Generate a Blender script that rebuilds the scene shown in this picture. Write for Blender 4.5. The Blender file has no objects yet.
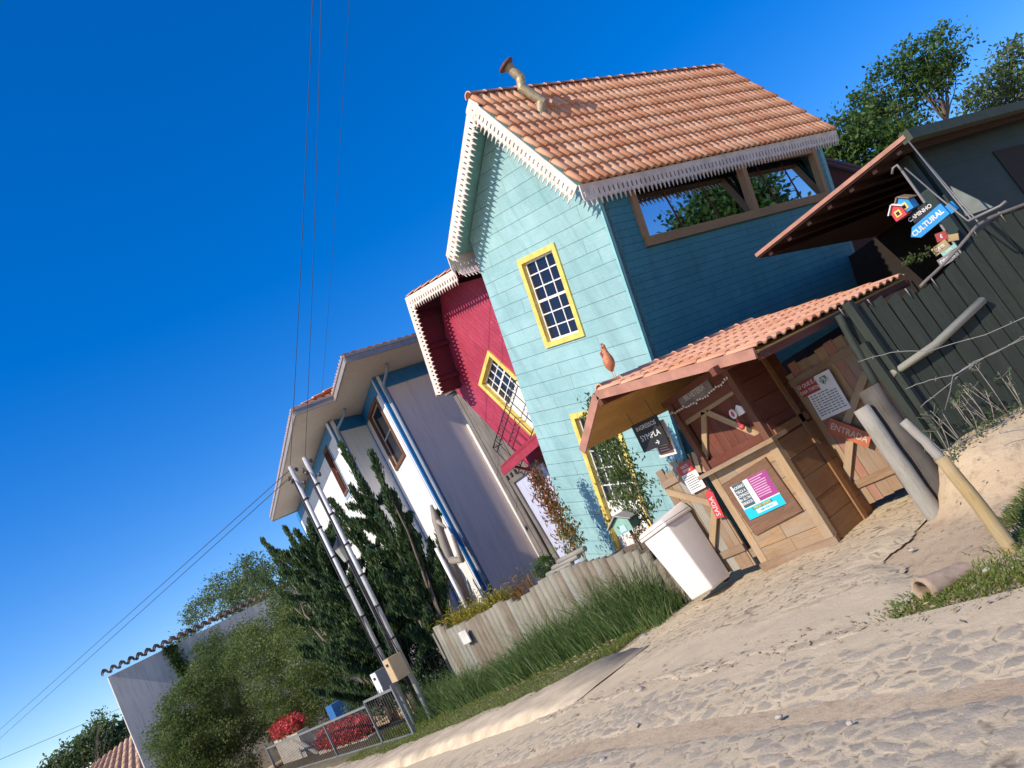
import bpy, math, random
from mathutils import Vector, Matrix, noise
from mathutils.geometry import tessellate_polygon
R=math.radians
RND=random.Random(7)
sc=bpy.context.scene
col=sc.collection
V=Vector
# ---------------------------------------------------------------- axes: x = away from the street, y = along the street, z = up
ROLL,PITCH,FPX,EYE=R(29.5),R(11.41),768.,1.55
RT=V((.7783,-.6278,0)); FH=V((.6278,.7783,0)); UPZ=V((0,0,1))
FWD=FH*math.cos(PITCH)+UPZ*math.sin(PITCH)
UP=-FH*math.sin(PITCH)+UPZ*math.cos(PITCH)
IR=RT*math.cos(ROLL)-UP*math.sin(ROLL)
IU=RT*math.sin(ROLL)+UP*math.cos(ROLL)
EYEP=V((0,0,EYE))
def ray(px,py): return (IR*(px-512)-IU*(py-384)+FWD*FPX)
def atp(px,py,o,n):
    d=ray(px,py); return EYEP+d*((V(o)-EYEP).dot(n)/d.dot(n))
def atx(px,py,x): return atp(px,py,(x,0,0),V((1,0,0)))
def aty(px,py,y): return atp(px,py,(0,y,0),V((0,1,0)))
def atz(px,py,z): return atp(px,py,(0,0,z),V((0,0,1)))
def sstep(a,b,x):
    t=max(0,min(1,(x-a)/(b-a))); return t*t*(3-2*t)
def gh(x,y):
    """height of the ground"""
    z=0.0
    if y>6: z-=.055*(min(y,16)-6)
    if y>16: z-=.014*(min(y,60)-16)
    if 4<x<14 and y<6:
        u=(x-7.35)*.829-(y-4.28)*.5595; d=-(x-7.35)*.5595-(y-4.28)*.829
        n1=noise.noise(V((x*1.6,y*1.6,5))); n2=noise.noise(V((x*6,y*6,1)))
        k=sstep(1.25+.5*n1,.1,d)*sstep(-.25,.35,u)*sstep(4.5,4.1,y)
        z+=.50*k+(.05*n1+.022*n2)*sstep(2.4,1.4,d)*sstep(-.1,.5,u)*sstep(4.5,4.1,y)
    z+=.06*sstep(5.0,8.5,x)*sstep(7.4,8.2,y)
    return z
# ---------------------------------------------------------------- mesh builder
class Fr:
    def __init__(s,o,ex,ey):
        s.o=V(o); s.ex=V(ex).normalized(); s.ey=V(ey).normalized(); s.n=s.ex.cross(s.ey).normalized()
    def p(s,u,v,w=0): return s.o+s.ex*u+s.ey*v+s.n*w
    def px(s,a,b,w=0):
        q=atp(a,b,s.o+s.n*w,s.n)-s.o; return (q.dot(s.ex),q.dot(s.ey))
    def rect(s,pts,w=0):
        q=[s.px(a,b,w) for a,b in pts]   # tl tr br bl
        return ((q[0][0]+q[3][0])/2,(q[1][0]+q[2][0])/2,(q[2][1]+q[3][1])/2,(q[0][1]+q[1][1])/2)
def FX(x,y=0,z=0): return Fr((x,y,z),(0,-1,0),(0,0,1))     # faces the street, u runs towards -y
def FY(y,x=0,z=0): return Fr((x,y,z),(1,0,0),(0,0,1))      # faces down the street (-y)
class MB:
    def __init__(s): s.v=[]; s.f=[]; s.uv=[]; s.mi=[]; s.m=0; s.sm=[]
    def face(s,pts,uvs=None,smooth=False):
        i=len(s.v); s.v+= [tuple(p) for p in pts]; s.f.append(tuple(range(i,i+len(pts))))
        s.uv+= uvs if uvs else [(p[0]+p[1],p[2]) for p in pts]
        s.mi.append(s.m); s.sm.append(smooth)
    def hexa(s,c,L=None,off=None):
        # c: 8 points, bottom ring 0-3, top ring 4-7
        q=[(0,3,2,1),(4,5,6,7),(0,1,5,4),(1,2,6,5),(2,3,7,6),(3,0,4,7)]
        e=[(c[1]-c[0]),(c[3]-c[0]),(c[4]-c[0])]
        ln=[x.length for x in e]; k=ln.index(max(ln)); ax=[x.normalized() if x.length>1e-9 else V((0,0,1)) for x in e]
        o=off if off is not None else (RND.random()*50,RND.random()*50)
        for f in q:
            pts=[c[i] for i in f]
            n=(pts[1]-pts[0]).cross(pts[2]-pts[0])
            if n.length<1e-12: n=(pts[2]-pts[0]).cross(pts[3]-pts[0])
            n.normalize()
            a=ax[k]; 
            if abs(n.dot(a))>.8: a=ax[(k+1)%3]
            b=n.cross(a)
            s.face(pts,[((p-c[0]).dot(a)+o[0],(p-c[0]).dot(b)+o[1]) for p in pts])
    def box(s,F,u0,u1,v0,v1,w0,w1,tap=0):
        s.hexa([F.p(u0,v0,w0),F.p(u1,v0,w0),F.p(u1,v1,w0),F.p(u0,v1,w0),F.p(u0+tap,v0+tap,w1),F.p(u1-tap,v0+tap,w1),F.p(u1-tap,v1-tap,w1),F.p(u0+tap,v1-tap,w1)])
    def bar(s,a,b,w,d,up=(0,0,1)):
        a=V(a); b=V(b); t=(b-a).normalized(); u=V(up)
        if abs(t.dot(u))>.98: u=V((1,0,0))
        x=t.cross(u).normalized(); y=x.cross(t).normalized()
        x*=w/2; y*=d/2
        s.hexa([a-x-y,a+x-y,a+x+y,a-x+y,b-x-y,b+x-y,b+x+y,b-x+y])
    def tube(s,pts,rad,n=8,cap=True,wob=0,smooth=True):
        pts=[V(p) for p in pts]
        if not hasattr(rad,'__len__'): rad=[rad]*len(pts)
        rings=[]; prev=None; L=0; o=RND.random()*50
        for i,p in enumerate(pts):
            t=(pts[min(i+1,len(pts)-1)]-pts[max(i-1,0)]).normalized()
            if prev is None:
                x=t.orthogonal().normalized()
            else:
                x=(prev-t*prev.dot(t)).normalized()
            prev=x; y=t.cross(x)
            if i: L+=(p-pts[i-1]).length
            ring=[]
            for k in range(n):
                a=2*math.pi*k/n; r=rad[i]*(1+wob*(RND.random()-.5))
                ring.append((p+x*math.cos(a)*r+y*math.sin(a)*r,(L+o,rad[i]*a+o)))
            ring.append((ring[0][0],(L+o,rad[i]*2*math.pi+o)))
            rings.append(ring)
        for i in range(len(rings)-1):
            for k in range(n):
                q=[rings[i][k],rings[i][k+1],rings[i+1][k+1],rings[i+1][k]]
                s.face([a[0] for a in q],[a[1] for a in q],smooth)
        if cap:
            s.face([a[0] for a in rings[0][:n]][::-1],[(a[0]-pts[0]).to_2d()[:] for a in rings[0][:n]])
            s.face([a[0] for a in rings[-1][:n]],[(a[0]-pts[-1]).to_2d()[:] for a in rings[-1][:n]])
    def ell(s,c,rx,ry,rz,n=12,m=8,axes=None):
        c=V(c); A=axes or (V((1,0,0)),V((0,1,0)),V((0,0,1)))
        def P(i,j):
            a=2*math.pi*i/n; b=math.pi*j/m-math.pi/2
            return c+A[0]*(rx*math.cos(b)*math.cos(a))+A[1]*(ry*math.cos(b)*math.sin(a))+A[2]*(rz*math.sin(b))
        for i in range(n):
            for j in range(m):
                q=[P(i,j),P(i+1,j),P(i+1,j+1),P(i,j+1)]
                if j==0: q=[q[0],q[2],q[3]]
                elif j==m-1: q=q[:3]
                s.face(q,None,True)
    def poly(s,F,outer,holes=(),w0=0,w1=-.1,back=True,reveal=True):
        loops=[[V((a,b,0)) for a,b in outer]]+[[V((a,b,0)) for a,b in h] for h in holes]
        flat=[p for l in loops for p in l]
        for t in tessellate_polygon(loops):
            a,b,c=[flat[i] for i in t]
            if (b-a).cross(c-a).z<0: b,c=c,b
            s.face([F.p(p.x,p.y,w0) for p in (a,b,c)],[(p.x,p.y) for p in (a,b,c)])
            if back: s.face([F.p(p.x,p.y,w1) for p in (a,c,b)],[(p.x,p.y) for p in (a,c,b)])
        if reveal:
            for l in loops:
                for i in range(len(l)):
                    a,b=l[i],l[(i+1)%len(l)]
                    s.face([F.p(a.x,a.y,w0),F.p(a.x,a.y,w1),F.p(b.x,b.y,w1),F.p(b.x,b.y,w0)],[(0,a.y),(.1,a.y),(.1,b.y),(0,b.y)])
    def build(s,name,mat,parent=None,org=None,shade=None):
        o=V((0,0,0))
        if parent is not None:
            q=parent
            while q is not None: o+=q.location; q=q.parent
            loc=V((0,0,0))
        else:
            if org is None:
                xs=[v[0] for v in s.v]; ys=[v[1] for v in s.v]; zs=[v[2] for v in s.v]
                org=((min(xs)+max(xs))/2,(min(ys)+max(ys))/2,min(zs))
            loc=V(org); o=loc
        me=bpy.data.meshes.new(name)
        me.from_pydata([(v[0]-o.x,v[1]-o.y,v[2]-o.z) for v in s.v],[],s.f)
        uv=me.uv_layers.new(name='UVMap')
        flat=[c for u in s.uv for c in u]
        uv.data.foreach_set('uv',flat)
        me.polygons.foreach_set('use_smooth',s.sm)
        for m in (mat if isinstance(mat,(list,tuple)) else [mat]): me.materials.append(m)
        me.polygons.foreach_set('material_index',s.mi)
        me.update()
        if any(s.sm):
            import bmesh
            bm=bmesh.new(); bm.from_mesh(me); bmesh.ops.remove_doubles(bm,verts=bm.verts,dist=1e-5); bm.to_mesh(me); bm.free()
        ob=bpy.data.objects.new(name,me); col.objects.link(ob)
        ob.location=loc
        if parent is not None: ob.parent=parent
        return ob
def tag(o,label=None,cat=None,group=None,kind=None):
    if label: o['label']=label
    if cat: o['category']=cat
    if group: o['group']=group
    if kind: o['kind']=kind
    return o
def thing(name,loc,label,cat,group=None):
    o=bpy.data.objects.new(name,None); col.objects.link(o); o.location=V(loc); o.empty_display_size=.1
    return tag(o,label,cat,group)
def text_mesh(mb,F,txt,size,u,v,w=.004,rot=0,bold=0,align='CENTER',sx=1):
    cu=bpy.data.curves.new('t','FONT'); cu.body=txt; cu.size=size; cu.align_x=align; cu.align_y='CENTER'; cu.offset=bold; cu.resolution_u=3
    ob=bpy.data.objects.new('t',cu); col.objects.link(ob)
    dg=bpy.context.evaluated_depsgraph_get(); dg.update()
    me=bpy.data.meshes.new_from_object(ob.evaluated_get(dg))
    c,sn=math.cos(rot),math.sin(rot)
    for p in me.polygons:
        pts=[]
        for i in p.vertices:
            q=me.vertices[i].co; x=q.x*sx
            pts.append(F.p(u+x*c-q.y*sn,v+x*sn+q.y*c,w))
        mb.face(pts)
    bpy.data.objects.remove(ob); bpy.data.curves.remove(cu); bpy.data.meshes.remove(me)
# ---------------------------------------------------------------- materials
def M(name): 
    m=bpy.data.materials.new(name); m.use_nodes=True; nt=m.node_tree
    b=nt.nodes['Principled BSDF']; return m,nt,b
class N:
    def __init__(s,nt): s.nt=nt
    def __call__(s,t,inp=None,**k):
        n=s.nt.nodes.new(t)
        for a,b in k.items(): setattr(n,a,b)
        for a,b in (inp or {}).items():
            if hasattr(b,'is_output'): s.nt.links.new(b,n.inputs[a])
            else: n.inputs[a].default_value=b
        return n
    def math(s,op,a,b=0,clamp=False):
        return s('ShaderNodeMath',{0:a,1:b},operation=op,use_clamp=clamp).outputs[0]
    def mix(s,f,a,b,bt='MIX'):
        n=s('ShaderNodeMix',data_type='RGBA',blend_type=bt)
        for i,x in ((0,f),(6,a),(7,b)):
            if hasattr(x,'is_output'): s.nt.links.new(x,n.inputs[i])
            else: n.inputs[i].default_value=x if i==0 else (*x[:3],1)
        return n.outputs[2]
    def ramp(s,f,stops):
        n=s('ShaderNodeValToRGB',{0:f}); e=n.color_ramp.elements
        while len(e)<len(stops): e.new(.5)
        for i,(p,c) in enumerate(stops): e[i].position=p; e[i].color=(*c[:3],1) if hasattr(c,'__len__') else (c,c,c,1)
        return n.outputs[0]
    def noise(s,vec,scale,detail=4,rough=.55,dist=0):
        return s('ShaderNodeTexNoise',{'Vector':vec,'Scale':scale,'Detail':detail,'Roughness':rough,'Distortion':dist}).outputs[0]
    def map(s,vec,sc=(1,1,1),loc=(0,0,0)):
        return s('ShaderNodeMapping',{'Vector':vec,'Scale':sc,'Location':loc}).outputs[0]
    def bump(s,h,strength=.4,dist=.01,b=None):
        n=s('ShaderNodeBump',{'Height':h,'Strength':strength,'Distance':dist}); 
        if b is not None: s.nt.links.new(n.outputs[0],b.inputs['Normal'])
        return n.outputs[0]
    def to(s,o,i): s.nt.links.new(o,i)
def uvn(n): return n('ShaderNodeUVMap').outputs[0]
def pos(n): return n('ShaderNodeNewGeometry').outputs['Position']
MAT={}
def simple(name,c,rough=.6,metal=0,var=.12,sc=6,bump=.15,spec=.5):
    m,nt,b=M(name); n=N(nt)
    f=n.noise(pos(n),sc,5,.6)
    dark=tuple(x*(1-var*1.6) for x in c); lite=tuple(min(1,x*(1+var)) for x in c)
    n.to(n.ramp(f,[(.3,dark),(.7,lite)]),b.inputs['Base Color'])
    b.inputs['Roughness'].default_value=rough; b.inputs['Metallic'].default_value=metal; b.inputs['Specular IOR Level'].default_value=spec
    if bump: n.bump(n.noise(pos(n),sc*8,4),bump,.004,b)
    MAT[name]=m; return m
def wood(name,c1,c2,gray=.0,rough=.75,sc=1.0):
    m,nt,b=M(name); n=N(nt); u=uvn(n)
    g=n.noise(n.map(u,(1.2*sc,26*sc,1)),2.2,6,.65,.6)
    big=n.noise(n.map(u,(.7,3,1)),1.3,3,.5)
    cr=n.noise(n.map(u,(3,90,1)),3,2,.5)
    c=n.mix(n.ramp(g,[(.28,0),(.72,1)]),c1,c2)
    c=n.mix(n.ramp(big,[(.35,0),(.7,.75)]),c,tuple(.55*a+.0 for a in c2))
    c=n.mix(n.ramp(cr,[(.30,.8),(.40,0)]),c,tuple(a*.35 for a in c1))
    if gray:
        w=n.noise(n.map(u,(.8,1.6,1)),2.1,4,.6)
        c=n.mix(n.ramp(w,[(.4,0),(.65,gray)]),c,(.36,.33,.29))
    n.to(c,b.inputs['Base Color']); b.inputs['Roughness'].default_value=rough; b.inputs['Specular IOR Level'].default_value=.3
    n.bump(n.math('ADD',g,cr),.5,.006,b)
    MAT[name]=m; return m
def boards(name,c,c2,row,length,vertical=False,fade=.5,groove=.035,rot=0,streak=8,edge=.25,wear=(.42,.6,.58)):
    """painted lap boards; uv in metres in the wall's own frame"""
    m,nt,b=M(name); n=N(nt); u=uvn(n)
    if rot: u=n('ShaderNodeVectorRotate',{'Vector':u,'Angle':rot},rotation_type='Z_AXIS').outputs[0]
    sep=n('ShaderNodeSeparateXYZ',{0:u}); X,Y=sep.outputs[0],sep.outputs[1]
    if vertical: X,Y=Y,X
    r=n.math('DIVIDE',Y,row); fr=n.math('FRACT',r); idx=n.math('FLOOR',r)
    wn=n('ShaderNodeTexWhiteNoise',{'W':idx},noise_dimensions='1D').outputs[0]
    xs=n.math('ADD',n.math('DIVIDE',X,length),n.math('MULTIPLY',wn,7.3)); fx=n.math('FRACT',xs)
    wn2=n('ShaderNodeTexWhiteNoise',{'Vector':n('ShaderNodeCombineXYZ',{0:n.math('FLOOR',xs),1:idx}).outputs[0]},noise_dimensions='2D').outputs[0]
    g1=n.math('LESS_THAN',fr,groove); g2=n.math('LESS_THAN',fx,.008/length*1.0)
    cv=n('ShaderNodeCombineXYZ',{0:X,1:Y,2:n.math('MULTIPLY',wn2,20)}).outputs[0]
    grain=n.noise(n.map(cv,(1.2,streak*2.2,1)),2.,6,.65,.4)
    big=n.noise(cv,1.5,5,.6)
    fine=n.noise(n.map(cv,(4,streak*6,1)),4,3,.6)
    base=n.mix(n.ramp(big,[(.3,0),(.7,fade)]),c,c2)
    base=n.mix(n.math('MULTIPLY',wn2,.35),base,c2)
    base=n.mix(n.ramp(grain,[(.55,0),(.8,.55)]),base,wear)
    base=n.mix(n.ramp(fine,[(.3,.35),(.42,0)]),base,tuple(a*.55 for a in c))
    P_=pos(n); bl=n.noise(P_,1.1,5,.65); stk=n.noise(n.map(P_,(3,3,.35)),1.7,5,.65); sc_=n.noise(P_,9,5,.7)
    base=n.mix(n.ramp(bl,[(.45,0),(.75,.28)]),base,tuple(min(1,a*1.5+.03) for a in c2))
    base=n.mix(n.ramp(stk,[(.5,0),(.8,.5)]),base,tuple(a*.5+.01 for a in c))
    base=n.mix(n.ramp(sc_,[(.62,0),(.70,.5)]),base,tuple(a*.8+.04 for a in wear))
    gg=n.math('MAXIMUM',g1,n.math('MULTIPLY',g2,.6))
    base=n.mix(n.math('MULTIPLY',gg,.85),base,tuple(a*.18 for a in c))
    n.to(base,b.inputs['Base Color']); b.inputs['Roughness'].default_value=.62
    h=n.math('ADD',n.math('MULTIPLY',fr,-.9),n.math('MULTIPLY',n.math('SUBTRACT',1,gg),1.2))
    h=n.math('ADD',h,n.math('MULTIPLY',fine,.25))
    n.bump(h,.6,.012,b)
    MAT[name]=m; return m
def plaster(name,c,var=.06,stain=(.45,.42,.38),st=.25):
    m,nt,b=M(name); n=N(nt); p=pos(n)
    f=n.noise(p,.9,6,.6); s2=n.noise(n.map(p,(2.2,2.2,.35)),1.6,5,.6)
    base=n.mix(n.ramp(f,[(.3,0),(.75,1)]),tuple(x*(1-var) for x in c),c)
    base=n.mix(n.ramp(s2,[(.52,0),(.8,st)]),base,stain)
    s3=n.noise(n.map(p,(6,6,.5)),1.4,6,.7); base=n.mix(n.ramp(s3,[(.5,0),(.8,st*1.3)]),base,tuple(a*.8 for a in stain))
    zz=n('ShaderNodeSeparateXYZ',{0:p}).outputs[2]; dmp=n.math('ADD',n.math('MULTIPLY',zz,-.45),n.math('MULTIPLY',f,1.6)); base=n.mix(n.ramp(dmp,[(.3,0),(.95,.55)]),base,(.30,.25,.19))
    n.to(base,b.inputs['Base Color']); b.inputs['Roughness'].default_value=.85
    n.bump(n.noise(p,40,5),.25,.004,b); MAT[name]=m; return m
def leafmat(name,c1,c2,c3=None,trans=.25,rough=.55):
    m,nt,b=M(name); n=N(nt); u=uvn(n)
    sep=n('ShaderNodeSeparateXYZ',{0:u})
    col_=n.ramp(sep.outputs[0],[(0,c1),(.6,c2),(1,c3 or c2)])
    n.to(col_,b.inputs['Base Color']); b.inputs['Roughness'].default_value=rough; b.inputs['Specular IOR Level'].default_value=.35
    tr=n('ShaderNodeBsdfTranslucent'); n.to(n.mix(.5,col_,(.25,.35,.05)),tr.inputs[0])
    mx=n('ShaderNodeMixShader',{0:trans}); n.to(b.outputs[0],mx.inputs[1]); n.to(tr.outputs[0],mx.inputs[2])
    n.to(mx.outputs[0],nt.nodes['Material Output'].inputs[0]); MAT[name]=m; return m
def tilemat(name,c1,c2,c3,age=.3):
    m,nt,b=M(name); n=N(nt); u=uvn(n); sep=n('ShaderNodeSeparateXYZ',{0:u}); p=pos(n)
    c=n.ramp(n.math('FRACT',sep.outputs[0]),[(0,c1),(.5,c2),(1,c3)])
    f=n.noise(p,5,6,.65); c=n.mix(n.ramp(f,[(.5,0),(.75,age)]),c,(.16,.10,.07))
    f2=n.noise(p,1.2,3,.6); c=n.mix(n.ramp(f2,[(.45,0),(.8,age*.8)]),c,(.5,.30,.2))
    n.to(c,b.inputs['Base Color']); b.inputs['Roughness'].default_value=.8
    n.bump(n.noise(p,60,4),.3,.004,b); MAT[name]=m; return m
SKY_ALT,SKY_OZ,SKY_STR,SUN_E,EXPO,SKY_SAT,SKY_VAL,SKY_GAM=900,3.6,.13,4.9,0.14,1.6,1.9,.78
# ---------------------------------------------------------------- colours
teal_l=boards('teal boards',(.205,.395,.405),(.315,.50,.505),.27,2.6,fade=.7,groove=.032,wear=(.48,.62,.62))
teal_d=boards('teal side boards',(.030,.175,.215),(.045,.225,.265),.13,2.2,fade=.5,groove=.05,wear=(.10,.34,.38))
teal_p=simple('teal paint',(.22,.48,.47),.6,var=.1)
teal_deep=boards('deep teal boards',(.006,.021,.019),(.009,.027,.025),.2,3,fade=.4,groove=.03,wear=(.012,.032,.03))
redb=boards('crimson boards',(.30,.014,.042),(.42,.034,.085),.115,3.4,vertical=True,fade=.6,groove=.05,streak=12,wear=(.62,.22,.27))
red_p=simple('crimson paint',(.35,.03,.06),.6,var=.15)
rust=plaster('rust wall',(.23,.065,.04),.15,(.1,.05,.04),.4)
white_pl=plaster('white plaster',(.82,.81,.80),.05)
shadepl=plaster('white plaster shade tint',(.90,.76,.70),.05,(.5,.45,.42),.3)  # white wall in shade: warm fill light is put into the plaster colour
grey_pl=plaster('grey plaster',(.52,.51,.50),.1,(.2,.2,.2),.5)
soffit=simple('soffit paint',(.62,.55,.47),.7,var=.05)
blue_p=simple('blue paint',(.02,.20,.48),.5,var=.12)
white_p=simple('white paint',(.78,.76,.72),.6,var=.08,sc=9)
fretm=simple('fretwork paint',(.80,.66,.56),.65,var=.15,sc=5)
yellow_p=simple('yellow paint',(.80,.58,.13),.55,var=.15,sc=7)
brown_fr=wood('brown frame',(.16,.07,.035),(.27,.13,.07))
amber=wood('amber frame',(.34,.19,.09),(.47,.28,.14))
plank=wood('raw planks',(.22,.125,.065),(.38,.24,.135),.35)
planklit=wood('pale planks',(.36,.225,.115),(.52,.355,.195),.3)
plankm=wood('honey planks',(.30,.175,.085),(.46,.30,.165),.35)
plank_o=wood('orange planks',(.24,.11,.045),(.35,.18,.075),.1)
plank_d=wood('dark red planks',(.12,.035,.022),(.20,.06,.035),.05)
ceilw=wood('golden ceiling',(.48,.25,.07),(.62,.36,.12),0)
greyw=wood('weathered log',(.26,.24,.20),(.42,.39,.33),.5)
logw=wood('palisade log',(.19,.175,.125),(.31,.285,.21),.4)
logw2=wood('palisade log grey',(.23,.22,.18),(.34,.33,.27),.4)
logw3=wood('palisade log brown',(.16,.13,.09),(.27,.22,.155),.3)
darkw=wood('dark fence planks',(.022,.03,.025),(.045,.055,.044),.0)
yelw=wood('yellow pole wood',(.38,.26,.11),(.52,.38,.18),.2)
oldw=wood('old grey timber',(.13,.11,.10),(.22,.19,.17),.3)
terra=tilemat('terracotta tiles',(.62,.27,.14),(.72,.36,.21),(.78,.45,.28),.3)
terra2=tilemat('pale clay tiles',(.68,.29,.15),(.74,.36,.20),(.78,.42,.26),.2)
terra3=tilemat('sooty tiles',(.05,.045,.04),(.09,.07,.06),(.13,.09,.07),.5)
terra4=tilemat('light tiles',(.55,.33,.20),(.62,.38,.23),(.68,.42,.26),.15)
barge=simple('pink brown barge paint',(.42,.20,.14),.7,var=.15)
concrete=simple('concrete',(.42,.37,.31),.9,var=.15,sc=4,bump=.5)
steel=simple('galvanised steel',(.56,.57,.56),.5,.25,var=.1)
steel_d=simple('dark iron',(.05,.05,.055),.5,.5,var=.2)
wirem=simple('wire',(.22,.21,.20),.6,.3,var=.1)
cablem=simple('cable',(.03,.03,.035),.6)
pipem=simple('flue metal',(.42,.34,.22),.6,.4,var=.25,sc=12)
rustm=simple('rusty metal',(.16,.06,.045),.7,.2,var=.3,sc=20)
binm=simple('bin plastic',(.78,.72,.66),.45,var=.05,sc=3,bump=.05)
black_p=simple('black paint',(.012,.012,.016),.6)
ink=simple('dark ink',(.03,.03,.035),.7,bump=0)
chalk=simple('chalk',(.62,.62,.60),.8,bump=0)
paper=simple('paper',(.74,.72,.69),.7,var=.03,bump=0)
redsign=simple('red sign paint',(.55,.05,.06),.55,var=.08)
redhead=simple('dark red header',(.34,.04,.035),.6,var=.06,bump=0)
orsign=simple('orange sign wood',(.46,.13,.06),.6,var=.12)
cyan_p=simple('cyan print',(.01,.50,.72),.5,var=.03,bump=0)
mag_p=simple('magenta print',(.34,.05,.22),.5,var=.03,bump=0)
tealink=simple('slate print',(.05,.10,.13),.5,var=.03,bump=0)
yel_pr=simple('yellow print',(.78,.66,.10),.5,bump=0)
signblue=simple('sign blue',(.02,.27,.62),.5,var=.06)
meterb=simple('meter box beige',(.52,.38,.22),.5,var=.06)
meterw=simple('meter box white',(.72,.72,.72),.5,var=.05)
meterg=simple('meter box grey',(.22,.23,.24),.5,var=.05)
terrac=simple('clay',(.45,.20,.12),.8,var=.15)
greenm=simple('mint paint',(.25,.45,.36),.6)
soil=simple('soil',(.16,.10,.06),.95,var=.3,sc=10,bump=.8)
lav=simple('lavender door paint',(.50,.52,.66),.6,var=.06)
bark=wood('bark',(.10,.075,.055),(.2,.15,.11),.3)
barkl=wood('pale bark',(.26,.22,.18),(.4,.35,.3),.3)
def glassmat(name,c,rough,metal=0,spec=.8):
    m,nt,b=M(name); b.inputs['Base Color'].default_value=(*c,1); b.inputs['Roughness'].default_value=rough
    b.inputs['Metallic'].default_value=metal; b.inputs['Specular IOR Level'].default_value=spec; return m
pane=glassmat('window glass',(.012,.014,.022),.05)
mirror=glassmat('reflective glass',(.42,.50,.60),.015,1.0)
L_jun=leafmat('juniper leaf',(.014,.038,.016),(.038,.082,.03),(.10,.15,.05),.2)
L_olive=leafmat('olive leaf',(.035,.065,.02),(.09,.135,.04),(.19,.22,.08),.35)
L_pale=leafmat('pale leaf',(.05,.085,.04),(.10,.15,.07),(.16,.20,.09),.35)
L_green=leafmat('green leaf',(.018,.05,.012),(.045,.10,.02),(.09,.15,.03),.3)
L_red=leafmat('red blossom',(.30,.012,.03),(.58,.03,.07),(.7,.10,.12),.3)
L_yel=leafmat('yellow fern leaf',(.10,.12,.015),(.34,.27,.03),(.5,.38,.05),.35)
L_croton=leafmat('croton leaf',(.22,.06,.03),(.26,.12,.04),(.14,.18,.04),.25)
L_grass=leafmat('grass blade',(.05,.09,.015),(.11,.17,.03),(.26,.25,.09),.3)
L_lawn=leafmat('lawn blade',(.08,.13,.02),(.17,.22,.04),(.32,.30,.10),.35)
L_long=leafmat('long grass blade',(.03,.08,.02),(.09,.17,.045),(.30,.33,.14),.35)
L_dry=leafmat('dry stalk',(.22,.17,.10),(.35,.28,.17),(.42,.36,.24),.2)
# ---------------------------------------------------------------- building helpers
def tiles(mb,e0,e1,r0,r1,pitch=.2,row=.36,h=.05,lift=.035,K=8,jit=.006,up=None):
    e0,e1,r0,r1=map(V,(e0,e1,r0,r1))
    W_=(e1-e0).length; H_=((r0-e0).length+(r1-e1).length)/2
    nc=max(1,round(W_/pitch)); nr=max(1,round(H_/row))
    n=(e1-e0).cross(r0-e0).normalized()
    if n.z<0: n=-n
    def S(a,b): return (e0*(1-a)+e1*a)*(1-b)+(r0*(1-a)+r1*a)*b
    prof=[]
    for k in range(K+1):
        a=k/K; prof.append((.37-.33*math.cos(math.pi*a),math.sin(math.pi*a)*h))
    prof=[(0,0.0)]+prof+[(.78,-.006),(.93,-.006),(1,0)]
    for i in range(nc):
        for j in range(nr):
            rnd=RND.random(); jx=(RND.random()-.5)*jit; jh=(RND.random())*jit
            lo=[];hi=[];bs=[]
            for (t,z) in prof:
                a=(i+t)/nc
                lo.append(S(a,(j-.06)/nr)+n*(z+lift+jh)+(e1-e0).normalized()*jx)
                hi.append(S(a,(j+1.0)/nr)+n*(z+.003)+(e1-e0).normalized()*jx)
                bs.append(S(a,(j-.06)/nr)+n*(z*.75+.004)+(e1-e0).normalized()*jx)
            for k in range(len(prof)-1):
                mb.face([lo[k],lo[k+1],hi[k+1],hi[k]],[(rnd,0)]*4,True)
                mb.face([bs[k],bs[k+1],lo[k+1],lo[k]],[(rnd,0)]*4)
def ridge(mb,a,b,rad=.09,ln=.38):
    a=V(a);b=V(b); n=max(1,round((b-a).length/ln)); t=(b-a).normalized(); x=t.cross(V((0,0,1))).normalized(); z=x.cross(t)
    for i in range(n):
        p=a.lerp(b,i/n); q=a.lerp(b,(i+1.08)/n); rnd=RND.random()
        for k in range(8):
            a0=math.pi*k/8; a1=math.pi*(k+1)/8
            f=lambda c,r,an:c+x*math.cos(an)*r+z*math.sin(an)*r
            mb.face([f(p,rad*1.12,a0),f(p,rad*1.12,a1),f(q,rad*.95,a1),f(q,rad*.95,a0)],[(rnd,0)]*4,True)
            mb.face([f(p,rad*1.12,a0),f(p,rad*1.12,a1),f(p,rad*.9,a1),f(p,rad*.9,a0)],[(rnd,0)]*4)
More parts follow.
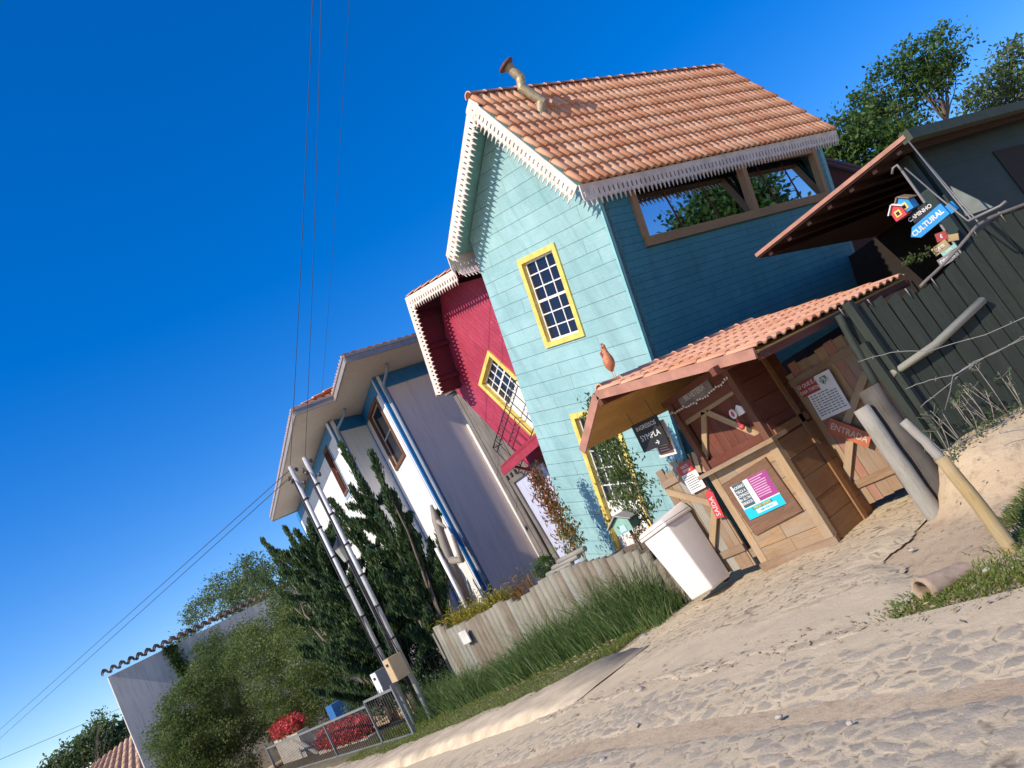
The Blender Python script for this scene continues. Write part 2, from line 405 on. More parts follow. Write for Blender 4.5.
def fret(mb,a,b,down,nrm,band=.16,drop=.26,pitch=.095,th=.02):
    a=V(a);b=V(b); L=(b-a).length; t=(b-a).normalized(); d=V(down).normalized(); nn=V(nrm).normalized()
    n=max(1,round(L/pitch)); p=L/n
    P=lambda x,y,w=0:a+t*x+d*y+nn*w
    mb.hexa([P(0,0),P(L,0),P(L,band),P(0,band),P(0,0,-th),P(L,0,-th),P(L,band,-th),P(0,band,-th)])
    H=drop-band
    for i in range(n):
        x0=i*p
        ox=[0,.5,1,1,.84,.70,.5,.30,.16,0]; oy=[0,0,0,.48,.66,.58,1,.58,.66,.48]
        out=[(x0+a_*p,band+b_*H) for a_,b_ in zip(ox,oy)]
        cx,cy=x0+.5*p,band+.27*H; r=.26*p
        import math as m_
        ins=[]
        for (q,w) in out:
            an=m_.atan2((w-cy),(q-cx)); ins.append((cx+r*m_.cos(an),cy+min(.2*H,r*1.7)*m_.sin(an)))
        for k in range(10):
            k2=(k+1)%10
            o1,o2,i1,i2=out[k],out[k2],ins[k],ins[k2]
            mb.face([P(*o1),P(*o2),P(*i2),P(*i1)])
            mb.face([P(*o1,-th),P(*i1,-th),P(*i2,-th),P(*o2,-th)])
            mb.face([P(*i1),P(*i2),P(*i2,-th),P(*i1,-th)])
            if k>=2: mb.face([P(*o1),P(*o1,-th),P(*o2,-th),P(*o2)])
def sashwin(F,rc,parent,fw=.09,nx=3,ny=6,fmat=None,smat=None,depth=.07,proud=.03,solid=0,name='window',label=None,split=None,gmat=None):
    """yellow frame with a recessed sash; solid = share of the height that is a boarded lower panel"""
    u0,u1,v0,v1=rc
    f=MB()
    f.box(F,u0,u0+fw,v0,v1,-.14,proud); f.box(F,u1-fw,u1,v0,v1,-.14,proud)
    f.box(F,u0+fw,u1-fw,v1-fw,v1,-.14,proud+.002); f.box(F,u0+fw,u1-fw,v0,v0+fw,-.14,proud+.002)
    w=f.build(name,fmat,parent)
    if label: w['label']=label
    a0,a1,b0,b1=u0+fw,u1-fw,v0+fw,v1-fw
    s_=MB(); sw=.035; d0,d1=-depth-.03,-depth
    vb=b0+(b1-b0)*solid
    s_.box(F,a0,a0+sw,vb,b1,d0,d1); s_.box(F,a1-sw,a1,vb,b1,d0,d1)
    s_.box(F,a0+sw,a1-sw,b1-sw,b1,d0,d1); s_.box(F,a0+sw,a1-sw,vb,vb+sw,d0,d1)
    for i in range(1,nx):
        x=a0+(a1-a0)*i/nx; s_.box(F,x-.011,x+.011,vb+sw,b1-sw,d0+.004,d1-.004)
    for j in range(1,ny):
        y=vb+(b1-vb)*j/ny; t=.024 if j*2==ny else .011
        s_.box(F,a0+sw,a1-sw,y-t,y+t,d0+.006,d1-.002 if t>.02 else d1-.006)
    if solid:
        k=max(3,int((a1-a0)/.12))
        for i in range(k):
            s_.box(F,a0+(a1-a0)*i/k+.003,a0+(a1-a0)*(i+1)/k-.003,b0,vb,d0,d1)
    s_.build('sash',smat or white_p,w)
    g=MB(); g.box(F,a0,a1,vb,b1,d0-.012,d0+.008); g.build('pane',gmat or pane,w)
    return w
def leafquad(mb,c,size,asp=.45,d=None,u=None):
    d=V(d) if d is not None else V((RND.gauss(0,1),RND.gauss(0,1),RND.gauss(0,.7)))
    if d.length<1e-6: d=V((0,0,1))
    d.normalize()
    n=V((RND.gauss(0,1),RND.gauss(0,1),RND.gauss(0,1)))
    x=d.cross(n); 
    if x.length<1e-5: x=d.orthogonal()
    x.normalize(); x*=size*asp; d=d*size
    uu=RND.random() if u is None else max(0,min(1,u+RND.gauss(0,.18)))
    mb.face([c-d*.5,c+x*.5,c+d*.5,c-x*.5],[(uu,0)]*4)
def inell(c,rx,ry,rz,shell=.5):
    while 1:
        q=V((RND.uniform(-1,1),RND.uniform(-1,1),RND.uniform(-1,1)))
        if q.length<=1 and (q.length>shell or RND.random()<.3): return V((c[0]+q.x*rx,c[1]+q.y*ry,c[2]+q.z*rz))
def clumps(mb,c,rad,nclump,nleaf,size,crad,asp=.45,shell=.4,up=0,keep=None):
    for i in range(nclump):
        q=inell(c,*rad,shell)
        if keep and not keep(q): continue
        cr=crad*RND.uniform(.6,1.3); t=RND.random()
        for k in range(nleaf):
            o=V((RND.gauss(0,1),RND.gauss(0,1),RND.gauss(0,.8)))*cr*.5
            d=o+V((0,0,up)) if o.length>0 else None
            leafquad(mb,q+o,size*RND.uniform(.6,1.3),asp,d+V((RND.gauss(0,.3),RND.gauss(0,.3),RND.gauss(0,.3))),t)
def branches(mb,base,tips,r0,seg=5,wob=.15,n=6):
    base=V(base)
    for t in tips:
        t=V(t); pts=[];
        for i in range(seg+1):
            f=i/seg; p=base.lerp(t,f); 
            k=math.sin(math.pi*f)*wob*(t-base).length
            pts.append(p+V((RND.gauss(0,.3)*k,RND.gauss(0,.3)*k,RND.gauss(0,.25)*k)))
        mb.tube(pts,[r0*(1-.8*i/seg) for i in range(seg+1)],n)
# ---------------------------------------------------------------- ground
def sheet(name,mat,xs,ys,off=0,extra=None,kind='structure',keep=None):
    me=bpy.data.meshes.new(name); vs=[];fs=[];nx=len(xs); hh=[]; ce=[]
    for y in ys:
        for x in xs:
            e=extra(x,y) if extra else (0,0)
            vs.append((x,y,gh(x,y)+off+e[0])); hh.append(e[1]); ce.append(e[2] if len(e)>2 else .5)
    for j in range(len(ys)-1):
        for i in range(nx-1):
            if keep and not keep((xs[i]+xs[i+1])/2,(ys[j]+ys[j+1])/2): continue
            fs.append((j*nx+i,j*nx+i+1,(j+1)*nx+i+1,(j+1)*nx+i))
    me.from_pydata(vs,[],fs)
    at=me.attributes.new('stone','FLOAT','POINT'); at.data.foreach_set('value',hh); ac=me.attributes.new('cell','FLOAT','POINT'); ac.data.foreach_set('value',ce)
    me.polygons.foreach_set('use_smooth',[True]*len(fs)); me.materials.append(mat)
    o=bpy.data.objects.new(name,me); col.objects.link(o); o['kind']=kind; return o
def rng(a,b,s):
    n=max(1,int(round((b-a)/s))); return [a+(b-a)*i/n for i in range(n+1)]
def groundmat():
    m,nt,b=M('dirt'); n=N(nt); p=pos(n)
    a=n.noise(p,1.1,6,.6); f=n.noise(p,9,6,.7); g=n.noise(p,.35,4,.6)
    c=n.mix(n.ramp(a,[(.3,0),(.7,1)]),(.46,.33,.20),(.58,.45,.29))
    c=n.mix(n.ramp(f,[(.5,0),(.7,.6)]),c,(.22,.15,.10))
    sepx=n('ShaderNodeSeparateXYZ',{0:p})
    gm=n.math('MULTIPLY',n.ramp(sepx.outputs[0],[(0,0),(1,1)]),1)
    n.to(c,b.inputs['Base Color']); b.inputs['Roughness'].default_value=.95
    n.bump(n.noise(p,25,6,.7),.7,.02,b); return m
def stonemat(name,sand1,sand2,st1,st2,sc,bias,cw=.17,jn=.75):
    m,nt,b=M(name); n=N(nt); p=pos(n)
    at=n('ShaderNodeAttribute',attribute_name='stone').outputs['Fac']
    hs=n('ShaderNodeAttribute',attribute_name='cell').outputs['Fac']
    f=n.noise(p,14,6,.7); big=n.noise(p,.8,5,.6); mid=n.noise(p,4,5,.6); spk=n.noise(p,70,3,.7)
    sand=n.mix(n.ramp(mid,[(.3,0),(.7,1)]),sand1,sand2)
    stone=n.mix(n.ramp(hs,[(.25,0),(.75,1)]),st1,st2)
    stone=n.mix(n.ramp(f,[(.35,.4),(.65,0)]),stone,tuple(a*.6 for a in st1))
    fac=n.math('ADD',at,n.math('MULTIPLY',n.math('SUBTRACT',f,.5),.5))
    fac=n.math('ADD',fac,n.math('MULTIPLY',n.math('SUBTRACT',mid,.5),.5))
    fac=n.math('ADD',fac,n.math('MULTIPLY',n.math('SUBTRACT',big,.5),.9))
    fac=n.math('ADD',fac,n.math('MULTIPLY',n.math('SUBTRACT',hs,.5),.9))
    c=n.mix(n.ramp(fac,[(bias,0),(bias+.25,.8)]),sand,stone)
    crack=n.ramp(n.math('ADD',at,n.math('MULTIPLY',n.math('SUBTRACT',f,.5),.25)),[(cw*.2,1),(cw,0)])
    c=n.mix(n.math('MULTIPLY',crack,n.ramp(mid,[(.30,.15),(.48,jn)])),c,(.10,.075,.05))
    c=n.mix(n.ramp(spk,[(.60,0),(.72,.4)]),c,(.17,.14,.10))
    n.to(c,b.inputs['Base Color']); b.inputs['Roughness'].default_value=.92
    n.bump(n.math('ADD',n.noise(p,45,5,.7),n.math('MULTIPLY',f,.8)),.6,.014,b); return m
import bisect
def axis(segs):
    out=[]
    for a,b,s in segs: out+=rng(a,b,s)[:-1]
    return out+[segs[-1][1]]
sheet('ground',groundmat(),axis([(-400,-60,60),(-60,-10,10),(-10,3,1.3),(3,10,.1),(10,40,2.5),(40,400,60)]),axis([(-300,-20,56),(-20,1,3),(1,10,.1),(10,30,.5),(30,80,5),(80,500,70)]),-.05)
def cob(sx,sy,sc,amp,angle=0,rot=.35,dust=.0,km=2.6):
    def f(x,y):
        q=V((x*sc*sx,y*sc*sy,0)); q=q+V((noise.noise(q*.9),noise.noise(q*.9+V((9,3,1))),0))*rot
        d=noise.voronoi(q)[0]; e=(d[1]-d[0])
        cell=noise.voronoi(q)[1][0]; hsh=noise.noise(V((cell.x*3.7,cell.y*5.1,2.2)))
        k=min(1,e*km)
        cover=sstep(.15,-.25,noise.noise(V((x*.7,y*.7,4.4)))-dust)
        rut=-.035*math.exp(-((x-3.5+.05*math.sin(y))/.16)**2)-.03*math.exp(-((x-2.35+.06*math.sin(y*1.3))/.18)**2)
        z=amp*(k**.6)*(.45+.55*cover)*(1+hsh*.8)+rut+.012*noise.noise(V((x*1.7,y*1.7,0)))
        return z,k*(.8+.2*cover),.5+hsh
    return f
roadm=stonemat('cobbled road',(.52,.41,.26),(.62,.50,.33),(.27,.24,.19),(.43,.36,.265),1,.50)
c1=cob(1.15,.8,7.8,.011,dust=.0,km=3.4)
def edge(x,y):
    z,k,h_=c1(x,y); t=sstep(4.1,4.45,x+.15*noise.noise(V((y*1.5,0,0))))
    return z*(1-t)+.031*sstep(3.7,4.5,x),k*(1-t)+.3*t,h_*(1-t)+.2*t
sheet('road',roadm,rng(1.2,4.6,.025),rng(.6,9.2,.025),-.035,edge)
sheet('far_road',roadm,rng(-3.5,4.6,.1),axis([(9.2,30,.1),(30,140,2)]),-.035,lambda x,y:(lambda q:(q[0]*.8,q[1],q[2]))(edge(x,y)))
sheet('near_road',roadm,axis([(-3.5,1.2,.15)]),axis([(-60,-2,2),(-2,9.2,.15)]),-.035,edge)
sheet('near_road_strip',roadm,axis([(1.2,4.6,.1)]),axis([(-60,-2,2),(-2,.6,.1)]),-.035,edge)
pathm=stonemat('paved entrance',(.54,.43,.28),(.63,.51,.34),(.40,.325,.22),(.54,.44,.30),1,.45,cw=.21,jn=.75)
c2=cob(1.5,.85,5.4,.012,dust=-.1,km=2.8)
def pB(x,y): return min(y-(4.35-.9*sstep(6.4,4.9,x)+.12*noise.noise(V((x*3,y,0)))), 8.75+.1*noise.noise(V((x*2,0,0)))-y, (8.8-x)*1.0)
def pe(x,y):
    z,k,h_=c2(x,y); t=sstep(5.6,5.2,x)*sstep(4.55,4.75,x)*.75; z2=.9*z*(1-t)
    nn=.16*noise.noise(V((y*1.6,3,3)))+.05*noise.noise(V((y*9,x*9,3))); e=sstep(4.42+nn,4.50+nn,x)*sstep(-.02,.22,pB(x,y))
    return z2*e-.03*(1-e)+.01*noise.noise(V((x*2.5,y*2.5,1))),k*(1-t)+.3*t,h_*(1-t)+.3*t
sheet('entrance_path',pathm,rng(4.2,8.8,.03),rng(3.0,8.85,.03),.0,pe,keep=lambda x,y: pB(x,y)>-.05)
# raised concrete pavement with its broken kerb
def wk(x,y): return .008*noise.noise(V((x*3,y*3,2))),.0
walkm=stonemat('concrete pavement',(.50,.42,.32),(.56,.48,.38),(.4,.34,.27),(.5,.43,.34),1,.9)
def kerbx(y): return 4.62+.07*noise.noise(V((y*1.4,5,0)))+.03*noise.noise(V((y*6,5,0)))
mb=MB(); prev=None
ys=rng(7.55,30,.06)
for y in ys:
    kx=kerbx(y); t=sstep(7.5,8.6,y); z=gh(4.7,y); top=z+.012+.085*t
    er=.05*max(0,noise.noise(V((y*2.3,8,8))))+.03*noise.noise(V((y*11,2,8))); prof=[(kx-.12-er,z-.07),(kx-.05-er*.5,z-.03+.04*t+er*.3),(kx+er*.6,top-.02-er*.3),(kx+.06+er,top),(kx+.16,top+.004),(kx+.4,top+.004),(5.5+.16*noise.noise(V((y*1.1,0,3)))+.45*sstep(9.6,8.2,y),top+.0),(6.0,z-.06)]
    prof=[V((a+.012*noise.noise(V((a*9,y*7,4))),y,b+.014*noise.noise(V((a*7,y*5,0)))+.008*noise.noise(V((a*2,y*17,0))))) for a,b in prof]
    if prev:
        for i in range(len(prof)-1): mb.face([prev[i],prof[i],prof[i+1],prev[i+1]],None,True)
    prev=prof
o=mb.build('sidewalk',simple('pavement',(.60,.48,.32),.92,var=.22,sc=2.2,bump=.9),org=(5,15,0)); tag(o,kind='structure')
# earth verge carrying the lawn

mb=MB(); prev=None
for y in rng(8.4,30,.3):
    a=5.42+.16*noise.noise(V((y*1.1,0,3)))+.45*sstep(9.6,8.2,y); z=gh(5,y); tt=sstep(8.4,9.2,y)
    prof=[V((a,y,z-.04)),V((a+.08,y,z-.02+.10*tt)),V((a+.5,y,z-.02+.12*tt+.01*noise.noise(V((y,2,2))))),V((7.6,y,z-.02+.14*tt)),V((7.7,y,z-.2))]
    if prev:
        for i in range(4): mb.face([prev[i],prof[i],prof[i+1],prev[i+1]],None,True)
    prev=prof
tag(mb.build('verge',simple('verge earth',(.16,.13,.07),.95,var=.3,sc=8,bump=.8),org=(6.5,15,0)),kind='structure')
# ---------------------------------------------------------------- teal house
TO=atx(597,195,9.5); th=R(17.3)
TF=Fr(TO,(0,-math.cos(th),-math.sin(th)),(0,-math.sin(th),math.cos(th)))      # street face, u<0 towards the left
gA=atx(470,98,9.05); gB=atx(578,185,9.05); gC=atx(447,255,9.05)
rE=aty(722,68,gA.y); eE=aty(835,130,gB.y)
XB=17.0
house=thing('teal_house',(10,10,0),'tall teal boarded house leaning right under a clay tile roof','house')
def inplane(F,p): q=V(p)-F.o; return (q.dot(F.ex),q.dot(F.ey))
W=3.5
ua,va=inplane(TF,gA); ub,vb=inplane(TF,gB); uc,vc=inplane(TF,gC)
def roofv(u):   # underside of the roof above the wall plane
    return (vb+(va-vb)*(u-ub)/(ua-ub) if u>ua else vc+(va-vc)*(u-uc)/(ua-uc))-.12
win_rc=TF.rect([(517,262),(553,242),(587,335),(548,348)])
dl=TF.px(570,413); dlr=TF.px(632,462); dlb=TF.px(612,548)
door_rc=(dl[0],dlr[0]+.0,dlb[1]-.5,dl[1]-.02)
def shr(rc,a=.03): return [(rc[0]+a,rc[2]+a),(rc[1]-a,rc[2]+a),(rc[1]-a,rc[3]-a),(rc[0]+a,rc[3]-a)]
mb=MB(); mb.m=0
outer=[(-W,-7.6),(0,-7.6),(0,roofv(0)),(ua,va-.12),(-W,roofv(-W))]
mb.poly(TF,outer,[shr(win_rc),shr(door_rc)],0,-.16)
mb.build('front_wall',teal_l,house)
# right side wall (faces down the street), frame: u = away from street, v = up along the corner
SF=Fr(TO,(1,0,0),TF.ey)
D=XB-9.5
wq=[SF.px(*p) for p in ((628,188),(812,148),(825,192),(650,249))]
wu0,wu1=(wq[0][0]+wq[3][0])/2,(wq[1][0]+wq[2][0])/2
wv0=(wq[2][1]+wq[3][1])/2; wv1=(wq[0][1]+wq[1][1])/2+.05
wall_top=roofv(0)-.0
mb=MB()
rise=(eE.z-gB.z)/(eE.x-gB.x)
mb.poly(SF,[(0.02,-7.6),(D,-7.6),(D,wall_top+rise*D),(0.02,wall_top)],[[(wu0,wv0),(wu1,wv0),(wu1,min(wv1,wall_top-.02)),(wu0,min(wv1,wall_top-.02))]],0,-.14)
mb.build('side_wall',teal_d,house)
mb=MB(); LF=Fr(TF.p(-W,0,0),(-1,0,0),TF.ey)
mb.poly(LF,[(-D,-7.6),(-.165,-7.6),(-.165,roofv(-W)),(-D,roofv(-W))],[],-.002,-.14); mb.build('left_wall',teal_p,house)
mb=MB(); BF=Fr(TF.p(0,0,-D),(0,math.cos(th),math.sin(th)),TF.ey)
mb.poly(BF,[(0,-7.6),(W,-7.6),(W,roofv(-W)),(-ua,va-.12),(0,roofv(0))],[],0,-.14); mb.build('back_wall',teal_p,house)
mb=MB()
mb.box(TF,-.03,.012,-7.6,wall_top-.02,.001,.02); mb.box(SF,-.018,.05,-7.6,wall_top,.001,.012)
mb.build('corner_board',simple('corner paint',(.24,.53,.53),.6,var=.1),house)
sashwin(TF,win_rc,house,.1,3,6,yellow_p,white_p,.05,.035)
sashwin(TF,door_rc,house,.1,4,5,yellow_p,white_p,.06,.035,solid=.43,name='door')
# attic glazing on the side
top=min(wv1,wall_top-.02)
mb=MB(); fw=.13
mb.box(SF,wu0-.05,wu1+.05,wv0-.06,wv0+.10,-.1,.05)
xm=(SF.px(757,215)[0])
for x in (wu0,xm,wu1): mb.box(SF,x-.075,x+.075,wv0+.10,top,-.1,.045)
mb.box(SF,wu0+.075,wu1-.075,top-.1,top-.001,-.1,.04)
w=mb.build('window',amber,house); w['label']='long amber framed attic window with mirror glass'
for a,b in ((wu0,xm),(xm,wu1)):
    mb=MB(); g=.075
    GF=Fr(SF.p(0,wv0+.1,-.05),SF.ex,(SF.ey+V((0,.23,0))).normalized()); mb.box(GF,a+g,b-g,0,top-wv0-.2,-.006,0); mb.build('pane',mirror,w)
    mb=MB()
    for k in (1,2):
        mb=MB(); x=a+(b-a)*k/3; mb.box(GF,x-.012,x+.012,0,top-wv0-.2,.001,.012); mb.build('mullion',plank_d,w)
# roof
def slab(mb,a,b,c,d,th_):
    a,b,c,d=map(V,(a,b,c,d)); n=(b-a).cross(d-a).normalized(); 
    if n.z<0: n=-n
    mb.hexa([a-n*th_,b-n*th_,c-n*th_,d-n*th_,a,b,c,d])
cE=gC+V((eE.x-gC.x,0,.15)); 
roof=MB(); z_=V((0,0,-.015))
slab(roof,gB+z_,eE+z_,rE+z_,gA+z_,.06); slab(roof,gC+z_,cE+z_,rE+z_,gA+z_,.06)
rf=roof.build('roof',teal_p,house)
mb=MB(); tiles(mb,gB,eE,gA,rE,.205,.37,.066,.045); tiles(mb,cE,gC,rE,gA,.205,.37,.066,.045); ridge(mb,gA+V((-.02,0,.03)),rE+V((0,0,.02)),.085)
mb.build('roof_tiles',terra,rf)
mb=MB()
off=V((-.03,0,0))
for kf,(p,q) in enumerate(((gA,gB),(gA,gC))):
    off=V((-.03-.004*kf,0,0)); t=(q-p).normalized(); dn=V((-1,0,0)).cross(t); dn=dn if dn.z<0 else -dn
    fret(mb,p+off+V((0,0,-.01)),q+off+V((0,0,-.01)),dn,V((-1,0,0)),.07,.38,.105)
t=(eE-gB).normalized(); fret(mb,gB+V((0,-.02,-.01)),eE+V((0,-.02,-.01)),TF.ey*-1,V((0,-1,0)),.08,.36,.12)
t=(cE-gC); fret(mb,gC+V((0,.03,-.01)),cE+V((0,.03,-.01)),TF.ey*-1,V((0,1,0)),.15,.42,.10)
mb.build('fretwork',fretm,rf)
# flue on the roof
base=aty(537,114,7.9)
def onroof(px,py):
    n=(gB-gA).cross(rE-gA).normalized(); return atp(px,py,gA,n)
b0=onroof(537,113)
c1_=b0+V((0,0,.28)); 
def atdist(px,py,ref): return atp(px,py,ref,FWD)
k1=atdist(542,101,b0); k2=atdist(522,88,b0); k3=atdist(520,77,b0); tp=atdist(507,66,b0)
ch=thing('stove_flue',b0,'crooked three-bend metal stove flue with rusty cap on the clay tile roof','flue')
mb=MB(); [mb.tube([p_,q_],r_,24,smooth=False) for p_,q_,r_ in ((b0-V((0,0,.15)),k1+V((0,0,.04)),.085),(k1+(k1-k2)*.12,k2-(k1-k2)*.05,.087),(k2+(k2-k3)*.2,k3-(k2-k3)*.2,.083),(k3+(k3-tp)*.1,tp,.087))]
mb.build('pipe',pipem,ch)
ax=(tp-k3).normalized()
mb=MB(); c=tp; mb.tube([c-ax*.01,c+ax*.02,c+ax*.05],[.15,.17,.15],18); mb.build('cap',rustm,ch)
# ---------------------------------------------------------------- red house
RX=11.0
ra=atx(406,298,10.25); rb=atx(455,269,10.25); rc_=atx(437,395,10.25)
phi=R(24)
RO=atx(453,388,RX)
RF=Fr(RO,(0,-math.cos(phi),math.sin(phi)),(0,math.sin(phi),math.cos(phi)))
rh=thing('red_house',(12,14,0),'crimson boarded house leaning to the left between the teal and white houses','house')
A2=inplane(RF,ra); B2=inplane(RF,rb); C2=inplane(RF,rc_)
# wall outline in (y,z)
RW=FX(RX)
def yz(p): return (-p[0],p[1])
le1=atx(453,388,RX); le2=atx(517,450,RX)
sl=(le1.y-le2.y)/(le1.z-le2.z)
yb=le2.y+(-.6-le2.z)*sl
apex=(ra.y-.35,ra.z-.15)
def tealy(z): return TF.p(-W,0,0).y+(TF.p(-W,0,0).z-z)*math.tan(th)+.12
lt=(C2 and (rc_.y-.0,rc_.z+.15))
outl=[yz((max(yb,13.0),-.6)),yz((tealy(-.6),-.6)) if tealy(-.6)<max(yb,13.0) else yz((max(yb,13.0)-.05,-.6)),yz((tealy(3.2),3.2)),yz((tealy(6),6)),yz((rb.y-.0,rb.z-.35)),yz(apex),yz((le1.y,le1.z))]
mr0=RF.rect([(480,385),(488,350),(560,410),(532,445)])
wtl=RF.px(480,385); wtr=RF.px(488,350)
rw=(wtl[0],wtr[0]+.02,wtl[1]-2.15,(wtl[1]+wtr[1])/2)
def RFtoRW(u,v): p=RF.p(u,v); return (-p.y,p.z)
hole=[RFtoRW(a,b) for a,b in ((rw[0]+.03,rw[2]+.03),(rw[1]-.03,rw[2]+.03),(rw[1]-.03,rw[3]-.03),(rw[0]+.03,rw[3]-.03))]
mb=MB(); mb.poly(RW,outl,[hole],0,-.15)
# boards run along the tilted vertical: uv in the tilted frame
for k,f in enumerate(mb.f): pass
i=0
for f in mb.f:
    for vi in f:
        p=V(mb.v[vi])-RF.o; mb.uv[i]=(p.dot(RF.ex),p.dot(RF.ey)); i+=1
mb.build('front_wall',redb,rh)
mb=MB(); d=5.0
side=[(outl[-1],outl[0])]
a=RW.p(*outl[-1],-.155); b=RW.p(*outl[0],-.155); mb.hexa([a,b,b+V((d,0,0)),a+V((d,0,0)),a+V((0,-.1,0)),b+V((0,-.1,0)),b+V((d,-.1,0)),a+V((d,-.1,0))]); mb.build('side_wall',red_p,rh)
sashwin(RF,rw,rh,.10,4,4,yellow_p,white_p,.08,.04,solid=.52,name='door',label='yellow framed balcony door tilted to the left')
for o_ in list(rh.children):
    pass
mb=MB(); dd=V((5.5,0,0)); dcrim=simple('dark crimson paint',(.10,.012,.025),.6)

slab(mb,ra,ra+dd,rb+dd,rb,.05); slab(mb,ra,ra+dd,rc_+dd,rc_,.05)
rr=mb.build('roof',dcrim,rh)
mb=MB(); tiles(mb,rb+V((0,0,.02)),rb+dd,ra+V((0,0,.02)),ra+dd,.22,.4,.05); tiles(mb,rc_+dd+V((0,.03,0)),rc_+V((0,.03,0)),ra+dd+V((0,.03,0)),ra+V((0,.03,0)),.22,.4,.05); mb.build('roof_tiles',terra,rr)
mb=MB()
for kf,(p,q) in enumerate(((ra,rb),(ra,rc_))):
    off=V((-.03-.004*kf,0,0)); t=(q-p).normalized(); dn=V((-1,0,0)).cross(t); cen=RW.p(*outl[3]); dn=dn if dn.dot(cen-p)>0 else -dn
    fret(mb,p+off,q+off,dn,V((-1,0,0)),.10,.36,.11)
fret(mb,rb+V((0,-.03,0)),rb+dd+V((0,-.03,0)),-RF.ey,V((0,-1,0)),.12,.36,.10)
mb.build('fretwork',fretm,rr)
# purlins under the overhang
mb=MB()
for p,q,kk in ((ra,rb,3),(ra,rc_,3)):
    for i in range(kk):
        mb=MB(); c=p.lerp(q,(i+.6)/kk); cen=RW.p(*outl[3]); t=(q-p).normalized(); dn=V((-1,0,0)).cross(t); dn=dn if dn.dot(V((0,cen.y-p.y,cen.z-p.z)))>0 else -dn
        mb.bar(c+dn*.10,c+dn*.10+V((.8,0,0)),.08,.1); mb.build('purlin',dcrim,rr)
# wrought iron balcony rail
mb=MB(); pz=RF.px(487,441,.3)[1]; u0,u1=RF.px(487,440,.3)[0]-.05,rw[1]+.1
vtop=RF.px(500,425,.3)[1]; vbot=vtop-.95
for i in range(9):
    u=u0+(u1-u0)*i/8; mb.tube([RF.p(u,vbot,.3),RF.p(u,vtop,.3)],.011,5)
for v in (vtop,vtop-.16,vbot): mb.tube([RF.p(u0,v,.3),RF.p(u1,v,.3)],.013,5)
for i in range(8):
    u=u0+(u1-u0)*(i+.5)/8; mb.tube([RF.p(u+.05*math.cos(a),vtop-.08+.06*math.sin(a),.3) for a in [k*.7 for k in range(10)]],.007,4)
for u in (u0,u1):
    mb.tube([RF.p(u,vbot,.3),RF.p(u,vbot,0)],.012,5); mb.tube([RF.p(u,vtop,.3),RF.p(u,vtop,0)],.012,5)
mb.build('balcony_rail',steel_d,rh)
# red canopy over the lower door
c0=atx(500,467,10.2); c1q=atx(537,434,10.2)
mb=MB(); x_=V((.85,0,.12)); dn=V((0,0,-.07))
slab(mb,c0,c1q,c1q+V((.8,0,.25)),c0+V((.8,0,.25)),.05)
t=(c1q-c0).normalized(); mb.bar(c0+V((0,0,-.14)),c1q+V((0,0,-.14)),.05,.16)
for f in (.15,.9): 
    p=c0.lerp(c1q,f)+V((.03,0,-.08)); mb.bar(p,p+V((.75,0,-.5)),.05,.05)
mb.build('door_canopy',red_p,rh)
# lavender lower door
DF=Fr(atx(517,487,10.9),(0,-1,.0),(0,math.sin(R(3)),math.cos(R(3))))
dq=[DF.px(*p) for p in ((520,490),(540,478),(585,560),(562,572))]
mb=MB(); 
u0,u1=dq[0][0],dq[1][0]+.35; v0=-3.4; v1=.12
mb.box(DF,u0,u1,v0,v1,-.05,.0)
for k in range(1,5):
    u=u0+(u1-u0)*k/5
    mb.box(DF,u-.006,u+.006,v0,v1,0,.006)
dr=mb.build('lower_door',lav,rh); dr['label']='pale lavender lower door'
mb=MB(); mb.box(DF,u0-.12,u0-.002,v0,v1+.12,-.1,.06); mb.box(DF,u0,u1,v1+.002,v1+.12,-.1,.06); mb.build('door_frame',oldw,dr)
# ---------------------------------------------------------------- dark timber shed wall between red and white houses
mb=MB(); F=FX(11.35)
for i,y in enumerate(rng(14.2,16.5,.16)[:-1]):
    mb.box(F,-y-.155,-y,-.8,5.9+.1*(y-14.3)+RND.random()*.03,-.04,RND.random()*.012)
sh=thing('timber_shed',(11.4,16.5,-.6),'old grey timber shed front squeezed between the red and white houses','shed')
mb.build('plank_wall',oldw,sh)
mb=MB(); slab(mb,(11.2,14.0,6.0),(11.2,16.6,6.25),(13.5,16.6,6.3),(13.5,14.0,6.1),.08); mb.build('roof',oldw,sh)
mb=MB()
for k in range(3): mb.box(F,-15.6-.22*k-.05,-15.6-.22*k,-.7,3.5,.02,.06)
mb.build('door_frame',simple('dark frame',(.06,.055,.055),.6),sh)
# ---------------------------------------------------------------- white house
ZT=8.27
Q0,Q1,Q2,Q3=[atz(a,b,ZT) for a,b in ((373,378),(361.6,414),(328,422),(296.5,515))]
QB=Q0+V((8,0,0)); QC=Q3+V((9,0.5,0))
wh=thing('white_house',(Q0.x+2,Q0.y+4,-.8),'two-storey white house with blue corner strips and wide flat eaves','house')
def WF(a,b): return Fr((a.x,a.y,0),(b.x-a.x,b.y-a.y,0),(0,0,1))
F1=WF(Q1,Q0); L1=(Q0-Q1).length; FJ=WF(Q2,Q1); LJ=(Q1-Q2).length; F2=WF(Q3,Q2); L2=(Q2-Q3).length; FS=WF(Q0,QB); LS=8
def wallbox(name,F,outer,holes,mat,par): 
    m=MB(); m.poly(F,outer,holes,0,-.18,reveal=True); return m.build(name,mat,par)
r1_=F1.rect([(368,415),(376,399),(407,455),(397,470)])
wallbox('front_wall',F1,[(0,-1.2),(L1,-1.2),(L1,ZT),(0,ZT)],[shr(r1_,.02)],white_pl,wh)
wallbox('side_wall',FS,[(.006,-1.2),(LS,-1.2),(LS,ZT),(.006,ZT)],[],shadepl,wh)
wallbox('side_wall',FJ,[(.006,-1.2),(LJ-.006,-1.2),(LJ-.006,ZT),(.006,ZT)],[],white_pl,wh)
